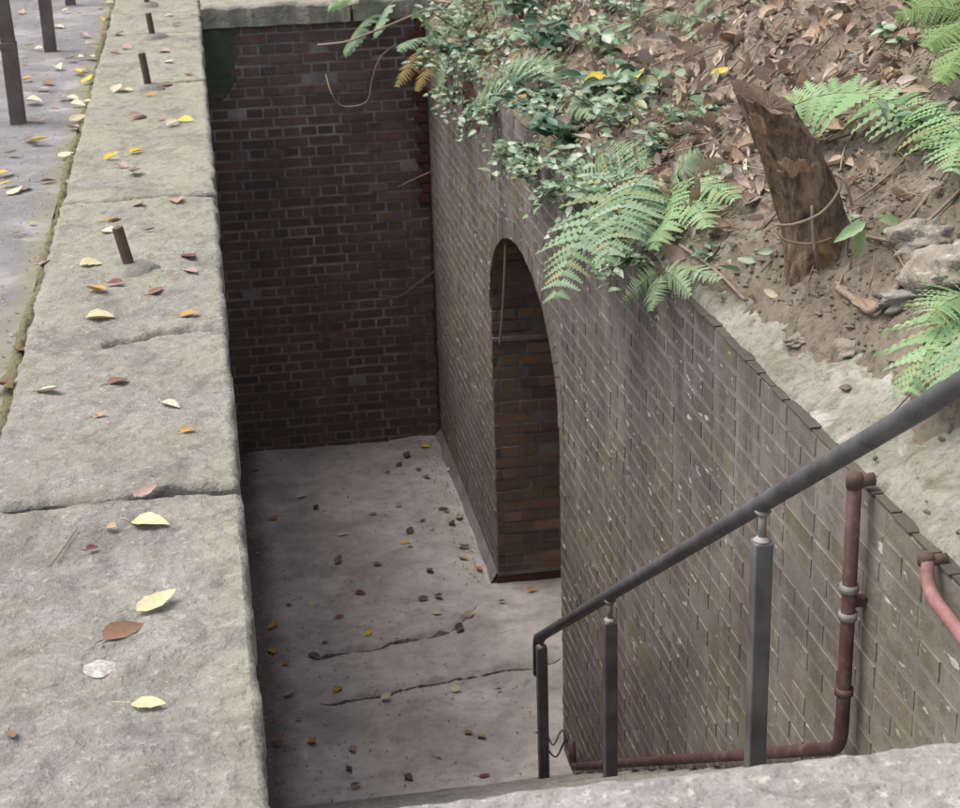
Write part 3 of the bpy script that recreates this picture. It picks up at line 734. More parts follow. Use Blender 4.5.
COL = {'p': 'pale yellow', 'y': 'yellow', 'o': 'orange', 'c': 'cream', 'b': 'brown', 'k': 'pinkish', 'r': 'dark red', 'd': 'dark', 't': 'tan'}
ORD = ['first', 'second', 'third', 'fourth', 'fifth', 'sixth', 'seventh', 'eighth', 'ninth', 'tenth', 'eleventh', 'twelfth', 'thirteenth', 'fourteenth', 'fifteenth', 'sixteenth', 'seventeenth', 'eighteenth']
lr = random.Random(77)
def fallen(rows, z, surf, grp, side_fn, special, off=.006):
    """rows of (px, py, length in px, angle in px space, colour)"""
    items = []
    for row in rows:
        px, py, L, an, c = row[:5]
        ca, sa = math.cos(math.radians(an)), math.sin(math.radians(an))
        a = atz(px-ca*L/2, py-sa*L/2, z); e = atz(px+ca*L/2, py+sa*L/2, z); m_ = atz(px, py, z)
        items.append([m_, a, e, c, (px, py), side_fn(m_)])
    cnt = {}
    for it in sorted(items, key=lambda q: -q[0][1]):
        m_, a, e, c, pp_, sd_ = it
        key = (c, sd_); cnt[key] = cnt.get(key, 0)+1; k = cnt[key]
        lab = special.get(pp_) or f"{ORD[k-1]} {COL[c]} leaf from the far end, {sd_} {surf}"
        dv = e-a; L = float(np.linalg.norm(dv)); 
        if L > .10: dv = dv/L*.10; L = .10
        L = max(L, .03)*(.8 if z < -1 else 1)
        o0 = np.array(m_)-dv*.5; o0[2] = z+off
        b = MB()
        leaf(b, o0, dv, (lr.uniform(-.25, .25), lr.uniform(-.45, .1), 1), L, L*lr.uniform(.5, .75), lr.choice([.1, .2, .4, -.1]), lr.uniform(.05, .35), 8, twist=lr.uniform(-.4, .4))
        dd = np.array(dv)/np.linalg.norm(dv); st_ = o0-dd*L*.4+np.array([lr.uniform(-.01, .01), lr.uniform(-.01, .01), .002])
        b.tube([o0, (o0+st_)/2+np.array([0, 0, .003]), st_], .0011, 4)
        o = b.build('fallen_leaf', M['leaf '+COL[c]], smooth=True, loc=o0)
        tag(o, lab, 'leaf', grp)
cop = [(120,35,8,10,'c'),(127,48,10,5,'k'),(115,53,9,10,'b'),(177,26,16,10,'c'),(170,16,10,0,'p'),(165,52,12,10,'k'),(169,63,10,5,'c'),(190,76,10,10,'b'),
 (112,159,17,-10,'y'),(137,152,15,-15,'y'),(122,167,9,15,'k'),(133,175,14,70,'k'),(139,118,24,-12,'k'),(173,125,15,-20,'c'),(186,122,18,5,'y'),(163,120,12,-5,'k'),
 (117,92,13,-30,'c'),(128,92,12,0,'p'),(152,96,14,-8,'o'),(167,85,16,-10,'b'),(140,207,9,20,'k'),(177,203,16,85,'t'),
 (114,221,17,-12,'o'),(110,233,17,5,'c'),(151,232,11,5,'r'),(91,265,24,-8,'p'),(189,259,16,35,'r'),(191,273,13,25,'k'),(116,285,17,5,'r'),(97,293,22,20,'o'),
 (157,293,15,-25,'b'),(102,319,36,-3,'p'),(190,317,21,0,'o'),(119,383,22,-18,'b'),(50,395,26,8,'c'),(171,406,19,12,'c'),(101,418,16,-12,'t'),(188,433,15,-8,'o'),
 (146,495,26,-14,'k'),(151,527,46,8,'p'),(113,531,13,20,'t'),(93,551,14,-18,'r'),(157,605,44,-22,'p'),(124,633,52,-25,'b'),(149,708,36,2,'p'),(12,738,11,60,'b')]
cs = {(151,527): 'large pale yellow leaf just below the widest coping joint', (157,605): 'yellow leaf with long stem touching a brown leaf on the coping',
 (124,633): 'large curled brown leaf touching a yellow leaf, above a pale lichen spot', (149,708): 'nearest pale yellow leaf, alone on the stone coping', (12,738): 'tiny brown leaf near the lower left corner',
 (146,495): 'pinkish leaf lying on the widest coping joint', (102,319): 'broad pale yellow leaf by the partial coping crack', (91,265): 'pale yellow leaf left of the nearest iron stub',
 (116,285): 'dark purple curled leaf just below the nearest iron stub', (97,293): 'orange leaf with trailing stem below the nearest iron stub'}
def cop_side(p): return ('on the left part of' if p[0] < -.4 else 'on the middle of' if p[0] < -.2 else 'on the pit side of')
fallen(cop, .0, 'the stone coping', 'leaves fallen on the stone coping', cop_side, cs, .006)
pav = [(59,27,13,5,'c'),(83,70,22,-10,'y'),(78,73,10,20,'y'),(88,82,20,-15,'y'),(27,81,12,0,'o'),(43,90,18,8,'k'),(48,83,10,20,'b'),(34,102,20,0,'c'),(62,99,10,60,'k'),(73,98,11,10,'c'),
 (78,105,16,5,'c'),(88,102,8,10,'c'),(78,120,20,-12,'p'),(74,130,13,15,'k'),(40,121,9,10,'t'),(39,142,22,-3,'y'),(66,156,17,-8,'c'),(12,155,11,10,'t'),(90,155,9,60,'b'),
 (5,173,20,-20,'y'),(8,185,18,-8,'y'),(15,193,22,-20,'c'),(25,189,14,-40,'b'),(48,182,16,-10,'b'),(74,182,16,-15,'k'),(92,44,15,-10,'c'),(96,49,8,0,'t'),(85,36,11,10,'k'),
 (81,58,7,0,'c'),(90,58,8,15,'c'),(58,68,12,25,'c'),(27,67,8,0,'k'),(39,49,9,0,'c'),(105,20,13,-40,'y'),(104,33,9,0,'b'),(33,225,8,0,'o'),(62,221,9,-20,'t'),(46,265,14,-15,'k'),
 (36,347,20,-20,'y'),(21,352,12,20,'r'),(3,390,16,60,'r'),(10,30,10,0,'c'),(22,12,10,20,'t'),(66,12,9,0,'c'),(100,8,9,30,'t'),(30,140,8,50,'b'),(55,110,8,0,'b'),(18,235,9,10,'b'),
 (72,60,8,10,'b'),(110,3,10,0,'c'),(84,14,8,0,'k'),(30,48,8,30,'p')]
ps = {(36,347): 'bright yellow leaf in the mossy joint left of the coping', (5,173): 'large yellow leaf at the left edge of the pavement', (3,390): 'dark red leaf in the joint at the left edge'}
fallen(pav, -.02, 'the grey pavement', 'leaves fallen on the pavement', lambda p: 'on the mossy edge of' if p[0] > -.75 else 'between edge and posts on' if p[0] > -.9 else 'by the iron posts on', ps, .006)
flo = [(427,448,15,10,'y'),(450,470,9,0,'c'),(276,519,17,0,'o'),(374,514,12,0,'p'),(400,506,10,0,'t'),(407,544,18,0,'y'),(345,535,14,-8,'c'),(465,560,13,25,'t'),(479,571,11,60,'o'),(533,590,13,-15,'o'),
 (339,560,11,-60,'b'),(379,565,12,10,'b'),(362,594,14,10,'r'),(315,604,13,-10,'c'),(341,617,13,-20,'b'),(439,614,13,0,'c'),(370,633,13,-40,'y'),(339,689,13,-50,'o'),(388,698,15,-15,'c'),(458,690,15,0,'c'),
 (275,626,16,-25,'o'),(273,653,10,70,'o'),(288,665,13,0,'o'),(292,694,18,-20,'t'),(314,744,15,50,'o'),(280,739,20,-20,'b'),(354,751,10,60,'t'),(357,785,14,-30,'b'),(410,779,12,30,'d'),(486,777,15,-5,'r'),
 (470,734,12,10,'b'),(483,739,12,30,'t'),(316,656,22,10,'d'),(407,456,9,-60,'d'),(400,465,8,-30,'d'),(389,474,9,0,'d'),(445,510,18,5,'d'),(460,520,12,60,'t'),(424,521,8,-20,'d'),(411,532,12,-50,'d'),
 (466,549,14,5,'d'),(431,572,9,40,'d'),(304,497,13,-10,'c'),(317,509,9,50,'r'),(326,644,9,0,'d'),(503,602,9,0,'d'),(470,614,12,-30,'t'),(460,628,14,-50,'d'),(448,513,8,0,'b'),(434,531,8,0,'b'),
 (440,598,18,30,'d'),(425,600,14,-10,'d'),(453,525,9,30,'d'),(420,470,9,0,'d'),(428,478,8,30,'b'),(258,470,10,0,'o'),(412,548,9,0,'d'),(290,606,8,0,'d'),(300,720,8,10,'b'),(398,640,7,0,'b'),(350,770,9,50,'d'),(440,760,8,20,'b'),(500,690,8,0,'d')]
fs_ = {(533,590): 'orange leaf inside the arched doorway on the pit floor', (479,571): 'curled orange leaf by the foot of the arched doorway', (427,448): 'yellow leaf near the far corner of the pit floor', (362,594): 'dark red leaf on the middle of the pit floor'}
fallen(flo, D+.004, 'the pit floor', 'leaves fallen on the pit floor', lambda p: 'on the damp left side of' if p[0] < .4 else 'on the middle of' if p[0] < 1.0 else 'on the right side of', fs_, .006)
# leaf on the stairs
p = atx(540, 779, 1.2); 
# twig and lichen on the coping
a_ = atz(77, 528, .006); e_ = atz(50, 566, .006); b = MB(); b.tube([a_, (a_+e_)/2+np.array([.004, 0, .003]), e_], .002, 5)
tag(b.build('twig', M['twig'], loc=a_), 'thin pale twig lying on the nearest coping slab', 'twig')
p = atz(100, 670, .0); b = MB(); vs = [(p[0], p[1], .0085)]
for k in range(24):
    an = k*math.pi/12; q = .031*(1+vnoise(k*.7, 3, 3)*.35); vs.append((p[0]+q*math.cos(an), p[1]+q*math.sin(an)*1.0, .003))
b.add(vs, [(0, 1+k, 1+(k+1) % 24) for k in range(24)])
tl = NT('pale_lichen'); tl.done(tl.mix(tl.ramp(tl.noise(110, 5, .7), [(.4, 0), (.62, 1)]), (.28,.27,.24), (.55,.54,.50)), .95)
tag(b.build('lichen_patch', tl.m, loc=p, smooth=True), 'round pale lichen spot on the nearest coping slab', 'lichen')

# litter on the bank: nobody could count it
b = MB(); q = random.Random(5)
def norm_at(x, y):
    e = .05; zx = (float(bank(x+e, y, False))-float(bank(x-e, y, False)))/(2*e); zy = (float(bank(x, y+e, False))-float(bank(x, y-e, False)))/(2*e)
    return Vector((-zx, -zy, 1)).normalized()
N = 15000
X1 = np.array([W+.06+q.random()**1.1*3.4 for _ in range(N)]); Y1 = np.array([2.6+q.random()*10.6 for _ in range(N)])
Z1 = bank(X1, Y1)
dens = fbm(X1*1.3, Y1*1.3, 33, 3)
for x, y, z, dn in zip(X1, Y1, Z1, dens):
    if y < 5.3 and x-W < .14+.17*(5.6-y)+q.random()*.25: continue      # bare cement and raw soil near the viewer
    if y < 5.0 and x-W < 1.0 and q.random() < .8: continue
    if dn < -.25 and q.random() < .6: continue
    an = q.random()*6.28; L = .025+.11*q.random()**1.4
    nn = Vector((-.45+q.gauss(0, .6), -.1+q.gauss(0, .6), 1)).normalized()
    leaf(b, (x, y, z+q.uniform(.0, .02)), (math.cos(an), math.sin(an), q.gauss(0, .3)+.4*math.cos(an)), nn, L, L*q.uniform(.3, .6), q.choice([.9, .5, -.4, 1.3]), q.uniform(.1, .8), 4, twist=q.uniform(-1, 1))
kind(b.build('leaf_litter', M['litter'], smooth=True), 'stuff')
b = MB()
for k in range(1500):
    x = W+.1+q.random()*2.8; y = 2.8+q.random()*9.5
    if y < 5 and x-W < .12+.15*(5.6-y): continue
    z = float(bank(np.array(x), np.array(y))); an = q.random()*6.28; L = q.uniform(.05, .28); c_, s_ = math.cos(an), math.sin(an)
    pts = []
    for t in (0, .35, .7, 1):
        xx, yy = x+c_*L*t+q.gauss(0, .006), y+s_*L*t+q.gauss(0, .006)
        pts.append((xx, yy, float(bank(np.array(xx), np.array(yy), False))+.02+q.random()*.02))
    b.tube(pts, [q.uniform(.002, .005)]*3+[.0015], 5)
kind(b.build('fallen_twigs', M['twig'], smooth=True), 'stuff')
b = MB()
for k in range(12000):          # clods and crumbs of raw soil
    x = W+.05+q.random()**1.3*1.9; y = 2.7+q.random()*(3.6 if k % 2 else 9)
    d_ = x-W; ds_ = .03+.14*(5.5-y)
    if d_ < ds_+.02 and q.random() < min(.97, .75+(ds_+.02-d_)*3): continue
    z = float(max(bank(np.array(x), np.array(y)), cem(x, y))); r2 = q.uniform(.003, .012)*(1 if q.random() < .93 else 2)
    ve = []
    for (sx, sy, sz) in ((1,0,0),(0,1,0),(-1,0,0),(0,-1,0),(0,0,.8),(0,0,-.8)):
        ve.append((x+r2*(sx*q.uniform(.6, 1.3)+q.uniform(-.3, .3)), y+r2*(sy*q.uniform(.6, 1.3)+q.uniform(-.3, .3)), z+r2*(.2+sz*q.uniform(.6, 1.1))))
    b.add(ve, [(0,1,4),(1,2,4),(2,3,4),(3,0,4),(1,0,5),(2,1,5),(3,2,5),(0,3,5)])
kind(b.build('soil_crumbs', M['soil']), 'stuff')

# rocks
def rock(px, py, r2, sq, label, mat='quartz', s=1):
    p = hit(px, py); b = MB(); vs = []; nu, nv_ = 40, 24
    for j in range(nv_+1):
        for i in range(nu):
            th = math.pi*j/nv_; ph = 2*math.pi*i/nu
            d = np.array([math.sin(th)*math.cos(ph), math.sin(th)*math.sin(ph), math.cos(th)])
            k = 1+.55*float(vnoise(d[0]*2.1+s*5, d[1]*2.1+d[2]*2.7, s))+.3*float(vnoise(d[0]*6+s, d[1]*6+d[2]*5, s+2))+.12*float(vnoise(d[0]*15+s, d[1]*15+d[2]*13, s+4))
            vs.append(p+d*k*np.array(sq)*r2)
    b.add(vs, [(j*nu+i, j*nu+(i+1) % nu, (j+1)*nu+(i+1) % nu, (j+1)*nu+i) for j in range(nv_) for i in range(nu)])
    tag(b.build('rock', M[mat], smooth=True, loc=p), label, 'rock', 'pale rocks in the bank')
rock(925, 242, .10, (1.2,1,.7), 'large pale rock half buried right of the stump', s=3)
rock(955, 275, .13, (1,1.2,.7), 'pale weathered rock at the right edge above the fern', s=4)
rock(850, 352, .045, (1,1.3,.8), 'small white lump of stone at the soil edge above the cement', s=5)
rock(800, 342, .035, (1.2,1,.6), 'small pinkish stone at the soil edge by the cement', s=6)
rock(905, 300, .06, (1.6,.8,.6), 'grey-brown stone under the roots beside the seedling', 'step', s=7)
rock(868, 55, .045, (1.5,.9,.5), 'flat tan stone in the leaf litter above the long fern', 'step', s=8)

# prominent yellow leaves on the bank
for (px, py, L, an, c, lab) in ((598,82,27,10,'y','round bright yellow leaf among the plants on the bank'), (637,78,24,-35,'y','narrow yellow leaf right of the round yellow leaf'),
     (722,72,22,-5,'y','yellow leaf on the litter left of the stump top'), (522,101,30,-8,'o','orange-yellow leaf caught under the arching fern'), (706,181,17,0,'p','pale yellow leaf left of the stump'),
     (740,160,28,60,'t','long tan leaf standing against the stump'), (866,305,30,12,'t','flat tan wood chip on the bare soil'), (665,75,14,0,'c','small cream leaf near the upper rim of the wall'),
     (772,295,20,35,'c','thin pale chip on bare soil above the cement')):
    p = hit(px, py, .03); p = p+(CAM-p)/np.linalg.norm(CAM-p)*(.34 if px < 660 else 0); sc = np.linalg.norm(p-CAM)/F; b = MB(); ca, sa = math.cos(math.radians(an)), math.sin(math.radians(an))
    rt, dn = R[:, 0], R[:, 1]; dv = rt*ca+dn*sa; Lm = L*sc
    leaf(b, p-dv*Lm/2, dv, (-.55, -.45, .75), Lm, Lm*(.75 if px == 598 else .4), .3, .2, 8)
    tag(b.build('fallen_leaf', M['leaf '+COL[c]], smooth=True, loc=p), lab, 'leaf', 'leaves lying on the bank')

def grit(name, n, zone, zf, mat, lo, hi, seed):
    b = MB(); q = random.Random(seed)
    for k in range(n):
        x, y = zone(q); z = zf(x, y); r2 = q.uniform(lo, hi)
        if q.random() < .55:
            an = q.random()*6.28; leaf(b, (x, y, z+.003), (math.cos(an), math.sin(an), q.gauss(0, .2)), (q.gauss(0, .4), q.gauss(0, .4), 1), r2*3.2, r2*q.uniform(.8, 2), q.uniform(-.4, .6), .2, 2)
        else:
            b.add([(x+r2*sx*q.uniform(.5, 1.1), y+r2*sy*q.uniform(.5, 1.1), z+r2*sz) for sx, sy, sz in ((1,0,.2),(0,1,.2),(-1,0,.2),(0,-1,.2),(0,0,.9))], [(0,1,4),(1,2,4),(2,3,4),(3,0,4)])
    kind(b.build(name, mat), 'stuff')
def z_floor(q):
    r3 = q.random()
    if r3 < .3: return (abs(q.gauss(0, .09))+.01, 7.1+q.random()*4.7)
    if r3 < .45: return (W-.06-abs(q.gauss(0, .07)), AY1+q.random()*2.4)
    if r3 < .55: return (.05+q.random()*1.4, YB-.03-abs(q.gauss(0, .1)))
    return (.05+q.random()*1.42, 7.1+q.random()*4.7)
grit('floor_debris', 1500, z_floor, lambda x, y: float(floor_z(np.array(x), np.array(y)))+.003, M['litter'], .003, .009, 3)
grit('coping_debris', 1100, lambda q: (q.uniform(-.59, -.03), 2.5+q.random()**1.3*11), lambda x, y: .008, M['litter'], .0012, .0042, 4)
grit('pavement_debris', 1300, lambda q: (-.64-abs(q.gauss(0, .25)), 3.5+q.random()*11), lambda x, y: float(pave_z(np.array(x), np.array(y)))+.002, M['litter'], .002, .007, 5)
# ---------------------------------------------------------------- stump
pb = hit(822, 258); pt_ = aty(764, 98, float(pb[1])-.02)
t_ = thing('tree_stump', pb, 'leaning brown tree stump with split top on the bank', 'stump')
b = MB(); NR, NK = 90, 80; vs = []
ax = pt_-pb; sd2 = np.array([1, 0, .15]); sd2 = sd2/np.linalg.norm(sd2)
fw = np.cross(ax/np.linalg.norm(ax), sd2); 
for j in range(NR+1):
    t = j/NR*1.18-.18; c = pb+ax*t+sd2*.02*math.sin(t*3)
    r0 = .097*(1-.16*t)+.045*max(0, .25-t)**1.0*2
    for k in range(NK):
        an = 2*math.pi*k/NK
        rr = r0*(1+.28*float(vnoise(math.cos(an)*1.6+5, t*3+math.sin(an)*1.6, 5))+.16*float(vnoise(math.cos(an)*5+9, t*9+math.sin(an)*5, 6))+.10*float(vnoise(math.cos(an)*9+4, t*16+math.sin(an)*9, 8))+.09*float(vnoise(math.cos(an)*18+4, t*8+math.sin(an)*18, 18)))
        top_cut = (.10*math.cos(an)*-.9+.05*math.sin(an)) if j > NR-18 else 0
        vs.append(c+(sd2*math.cos(an)+fw*math.sin(an))*rr+ax/np.linalg.norm(ax)*(top_cut+(.03*float(vnoise(k*.4, 5, 3)) if j > NR-5 else 0))*(max(0, (j-NR+18)/18)*.6+(.35*float(vnoise(k*.35, 2, 3)) if j > NR-6 else 0)*.5))
fs = [(j*NK+k, j*NK+(k+1) % NK, (j+1)*NK+(k+1) % NK, (j+1)*NK+k) for j in range(NR) for k in range(NK)]
b.add(vs, fs); b.build('trunk', M['bark'], t_, smooth=True)
for (tc, kc, ht, wk, sd3) in ((.62, 56, .06, 8, 1), (.88, 48, .075, 4, 2)):
    jc = int((tc+.18)/1.18*NR); hj = max(2, int(ht/1.18*NR)); vs3 = []; J = range(-hj-2, hj+3); K_ = range(-wk-2, wk+3)
    for jj in J:
        for kk in K_:
            p = vs[(jc+jj)*NK+(kc+kk) % NK]; cc = pb+ax*((jc+jj)/NR*1.18-.18); o_ = p-cc; o_ = o_/np.linalg.norm(o_)
            inside = 1-((jj/hj)**2+(kk/wk)**2)**.5+.9*float(vnoise(jj*.6+sd3*9, kk*.5, sd3)); vs3.append(p+o_*(.002 if inside > 0 else -.006))
    b = MB(); nk = len(K_); b.add(vs3, [(a*nk+c, a*nk+c+1, (a+1)*nk+c+1, (a+1)*nk+c) for a in range(len(J)-1) for c in range(nk-1)])
    b.build('torn_wood', M['torn'], t_, smooth=True)
b = MB(); ctr = np.mean([vs[NR*NK+k] for k in range(NK)], axis=0)-ax*.06
rim = [vs[NR*NK+k] for k in range(NK)]; mid = [ctr+(r2-ctr)*.5+ax*.03*float(vnoise(i*.9, 1, 2)) for i, r2 in enumerate(rim)]
b.add([ctr]+mid+rim, [(0, 1+k, 1+(k+1) % NK) for k in range(NK)]+[(1+k, 1+NK+k, 1+NK+(k+1) % NK, 1+(k+1) % NK) for k in range(NK)])
b.build('split_top', M['wood'], t_)
def vine(pts, r2, label, name='vine', mat='vine', depth=-.08, cat='vine', grp=None):
    P = []
    for p in pts:
        if len(p) == 3: P.append(aty(p[0], p[1], p[2]))
        else:
            h_ = hit(p[0], p[1], .02); P.append(h_-ray(p[0], p[1])/F*.03)
    # Catmull-Rom
    Q = []; P = [P[0]]+P+[P[-1]]
    for i in range(1, len(P)-2):
        for t in np.linspace(0, 1, 7)[:-1]:
            Q.append(.5*((2*P[i])+(P[i+1]-P[i-1])*t+(2*P[i-1]-5*P[i]+4*P[i+1]-P[i+2])*t*t+(3*P[i]-P[i-1]-3*P[i+1]+P[i+2])*t**3))
    Q.append(P[-2]); b = MB(); b.tube(Q, r2, 6)
    return tag(b.build(name, M[mat], smooth=True, loc=Q[0]), label, cat, grp)
ys = float(pb[1])
vine([(775,225,ys-.13),(795,224,ys-.13),(822,212,ys-.12),(840,188,ys-.12),(835,173,ys-.1)], .0045, 'pale vine looped round the foot of the stump')
vine([(833,173,ys-.1),(845,182,ys-.12),(852,205,ys-.12)], .0045, 'short pale vine arching down beside the stump')
vine([(775,228,ys-.1),(785,240,ys-.12),(810,244,ys-.12),(832,238,ys-.1)], .004, 'lower vine loop below the stump')
vine([(812,205,ys-.1),(815,250,ys-.13),(826,275,ys-.12),(848,290)], .006, 'root hanging down across the soil under the stump', 'root', 'twig', cat='root')
vine([(848,230,ys-.16),(846,262,ys-.14),(838,288)], .004, 'reddish stalk below the green seedling', 'stalk', 'twig', cat='stalk')
vine([(838,288),(858,302),(874,310),(905,278),(925,262)], .012, 'thick pale root crossing the soil beside the rocks', 'root', 'twig', cat='root')
vine([(733,90),(760,62),(780,45),(795,20)], .007, 'straight dry branch lying above the stump', 'fallen_branch', 'twig', cat='branch')
vine([(700,60),(735,42),(760,28)], .004, 'thin dry twig upper left of the stump', 'fallen_branch', 'twig', cat='branch')
vine([(862,235),(890,240),(915,232),(945,205),(960,190)], .006, 'root running right of the seedling to the edge', 'root', 'twig', cat='root')
vine([(680,245),(715,270),(745,300)], .006, 'dry stem on the soil just above the wall top', 'fallen_branch', 'twig', cat='branch')
vine([(735,150),(742,175),(752,195)], .006, 'tan stick leaning left of the stump', 'fallen_branch', 'vine', cat='branch')
vine([(620,165),(660,155),(690,148),(720,140)], .005, 'tan twig under the middle ferns', 'fallen_branch', 'vine', cat='branch')
vine([(600,30,8.9),(615,10,8.9),(640,-5,8.9)], .005, 'thin stem rising at the top edge of the bank', 'fallen_branch', 'twig', cat='branch')
# hanging tendrils in front of the far wall
vine([(425,10,11.5),(392,24,11.3),(362,36,11.2),(345,42,11.3),(318,45,11.5)], .007, 'bare branch sticking out left over the far wall', 'fallen_branch', 'vine', cat='branch')
vine([(326,75,11.6),(331,92,11.5),(340,105,11.5),(355,106,11.5),(368,100,11.5),(372,80,11.5),(380,58,11.5),(396,44,11.5)], .0045, 'looping thin tendril hanging before the far wall')
vine([(506,238,8.95),(505,270,9.0),(503,310,9.1),(500,345,9.2)], .008, 'pale root hanging down inside the arched doorway', 'hanging_root', 'vine', cat='root')
vine([(430,172,10.9),(412,180,11.2),(398,187,11.6)], .003, 'fine root across the corner of the far wall', 'hanging_root', 'vine', cat='root')
vine([(378,295,11.84),(392,297,11.84),(402,295,11.84),(418,283,11.84),(436,270,11.8)], .003, 'pale thread of root on the far wall', 'hanging_root', 'vine', cat='root')
# debris at the foot of the handrail
vine([(536,733,7.2),(545,730,7.2),(553,745,7.2),(562,730,7.2),(567,745,7.2)], .005, 'tangle of dry roots at the foot of the wall by the last post', 'root', 'twig', cat='root')
vine([(545,745,7.2),(556,757,7.2),(566,740,7.2),(572,752,7.2)], .005, 'second strand of dry roots by the pipe end', 'root', 'redpipe', cat='root')

# ---------------------------------------------------------------- ferns
def frond(parent, base, mid, tip, wd, mat='fern', npair=20, seed=0, nrm=None):
    q = random.Random(seed); base, mid, tip = [Vector([float(c) for c in p]) for p in (base, mid, tip)]
    bez = lambda t: base*(1-t)**2+mid*2*t*(1-t)+tip*t*t
    rb = MB(); rb.tube([bez(t/8) for t in range(9)], [.0028*(1-.75*t/8) for t in range(9)], 5)
    b = MB(); L = (mid-base).length+(tip-mid).length
    nn = Vector(nrm) if nrm else Vector((-.35, -.55, .75))
    for i in range(npair):
        t = .14+.86*i/npair; c = bez(t); tg = (bez(min(1, t+.02))-bez(t-.02)).normalized()
        s = tg.cross(nn).normalized(); u = s.cross(tg).normalized()
        prof_ = math.sin(math.pi*min(1, (t*.86+.10)))**.75*(1 if t > .25 else .75+t)*(1-.35*t)
        pl0 = wd*prof_*1.3; lost = q.random() < .04
        for sg in (-1, 1):
            if lost and sg > 0: continue
            pl_ = pl0*q.uniform(.82, 1.1)
            d = (s*sg+tg*(.42+q.uniform(-.12, .12))+u*q.uniform(-.25, .15)-Vector((0, 0, .12))).normalized(); pw = L/npair*1.05
            # pinna with lobed edge: a chain of little leaflets
            ns = 7; side = d.cross(u).normalized(); a0 = q.uniform(-.02, .02)
            vs = []; fs = []
            for k in range(ns+1):
                tt = k/ns; hw_ = pw*.5*(1-tt*.85); cc = c+d*pl_*tt-u*pl_*.22*tt*tt
                hw2 = hw_*1.0; tooth = d*pl_/ns*.55
                vs += [cc+side*hw2*.32, cc+side*hw2*1.05+tooth+u*.001, cc-side*hw2*.32, cc-side*hw2*1.05+tooth+u*.001, cc+u*.0012]
            for k in range(ns):
                o5 = k*5; n5 = (k+1)*5
                fs += [(o5+4, o5, o5+1, n5+0), (o5+4, n5+0, n5+4), (o5+4, n5+4, n5+2), (o5+4, n5+2, o5+3, o5+2)]
            b.add(vs, fs)
    o = b.build('frond', M[mat], parent, smooth=False); r3 = rb.build('rachis', M['stem'], o if False else parent, smooth=True)
    # the rachis is a sub-part of its frond
    r3.parent = o; r3.location = (0, 0, 0)
    return o
def P3(p):
    """(px,py) on the bank, lifted a little; (px,py,'x',x) on an x plane; (px,py,'y',y) on a y plane"""
    if len(p) == 2:
        h_ = hit(*p); return h_
    if len(p) == 3: h_ = hit(p[0], p[1]); return h_+(CAM-h_)/np.linalg.norm(CAM-h_)*(p[2]+.12)
    return atx(p[0], p[1], p[3]) if p[2] == 'x' else aty(p[0], p[1], p[3])
sd_ = [0]
def fern(base, label, fronds, mat='fern'):
    bp = P3(base); t_ = thing('fern', bp, label, 'fern', 'ferns growing on the bank')
    for f_ in fronds:
        mid, tip, wd = f_[:3]; sd_[0] += 1
        frond(t_, bp, P3(mid), P3(tip), wd, f_[3] if len(f_) > 3 else mat, 20, sd_[0], f_[4] if len(f_) > 4 else None)
    return t_
hn = (-.6, -.7, .35)
fern((400,-15), 'bluish fern hanging over the far wall at the top', [((372,0,'y',11.6), (345,56,'y',11.5), .12, 'fern', hn), ((380,-25,'y',11.6), (328,10,'y',11.5), .11, 'fern_bright', hn), ((385,0,'y',11.5), (376,36,'y',11.4), .10, 'fern', hn)])
fern((437,42), 'yellowing fern tuft at the corner of the brick walls', [((415,30,'y',10.9), (398,52,'y',10.8), .09, 'fern', hn), ((415,50,'y',10.9), (396,88,'y',10.8), .09, 'fern_dry', hn), ((430,60,'y',10.8), (416,92,'y',10.7), .08, 'fern_dry', hn), ((430,20,'y',10.9), (412,14,'y',10.8), .09, 'fern_bright', hn), ((445,60,'y',10.6), (440,88,'y',10.5), .07, 'fern', hn), ((450,20,'y',10.8), (468,12,'y',10.8), .08)])
fern((552,88), 'pale green fern arching left above the wall', [((508,48,.45), (466,116,.5), .19, 'fern', (-.3,-.6,.8)), ((545,44,.42), (498,70,.45), .16, 'fern'), ((560,75,.15), (548,55,.2), .08), ((575,95,.15), (598,118,.18), .08)])
fern((655,172), 'large fern hanging down over the wall right of the arch', [((590,178,.3), (553,305,'x',1.15), .19, 'fern', (-.35,-.6,.75)), ((625,175,.3), (604,268,'x',1.2), .15, 'fern', (-.35,-.6,.75)), ((600,170,.2), (560,190,.3), .11, 'fern', hn), ((640,150,.2), (605,140,.22), .11), ((650,195,.2), (640,240,.2), .10)])
fern((668,188), 'bright fern with fronds spreading right above the wall top', [((700,175,.12), (738,200,.15), .10, 'fern_bright'), ((680,205,.14), (652,250,.18), .10, 'fern_bright', hn), ((700,200,.12), (708,228,.14), .09, 'fern_bright'), ((680,165,.12), (700,150,.14), .08)])
fern((975,170), 'long bright fern frond reaching left across the stump', [((868,46,.62), (762,124,.55), .15, 'fern_bright', (-.2,-.6,.8)), ((960,110,.35), (905,92,.35), .12, 'fern_bright', (-.2,-.6,.8)), ((965,110,.3), (952,175,.3), .12, 'fern_bright')])
fern((985,300), 'fern drooping over the cement ledge at the right edge', [((945,300,.25), (906,396,.28), .15, 'fern_bright', hn), ((960,330,.25), (948,385,.3), .13, 'fern', hn), ((955,285,.2), (925,322,.25), .10, 'fern_bright', hn)])
fern((662,272), 'small fern sprig hanging over the wall top edge', [((645,275,'x',1.48), (622,305,'x',1.42), .06, 'fern', hn), ((655,285,'x',1.48), (650,312,'x',1.42), .055, 'fern', hn), ((675,270,'x',1.5), (690,298,'x',1.45), .05, 'fern', hn), ((685,265,.06), (722,280,.08), .05)])
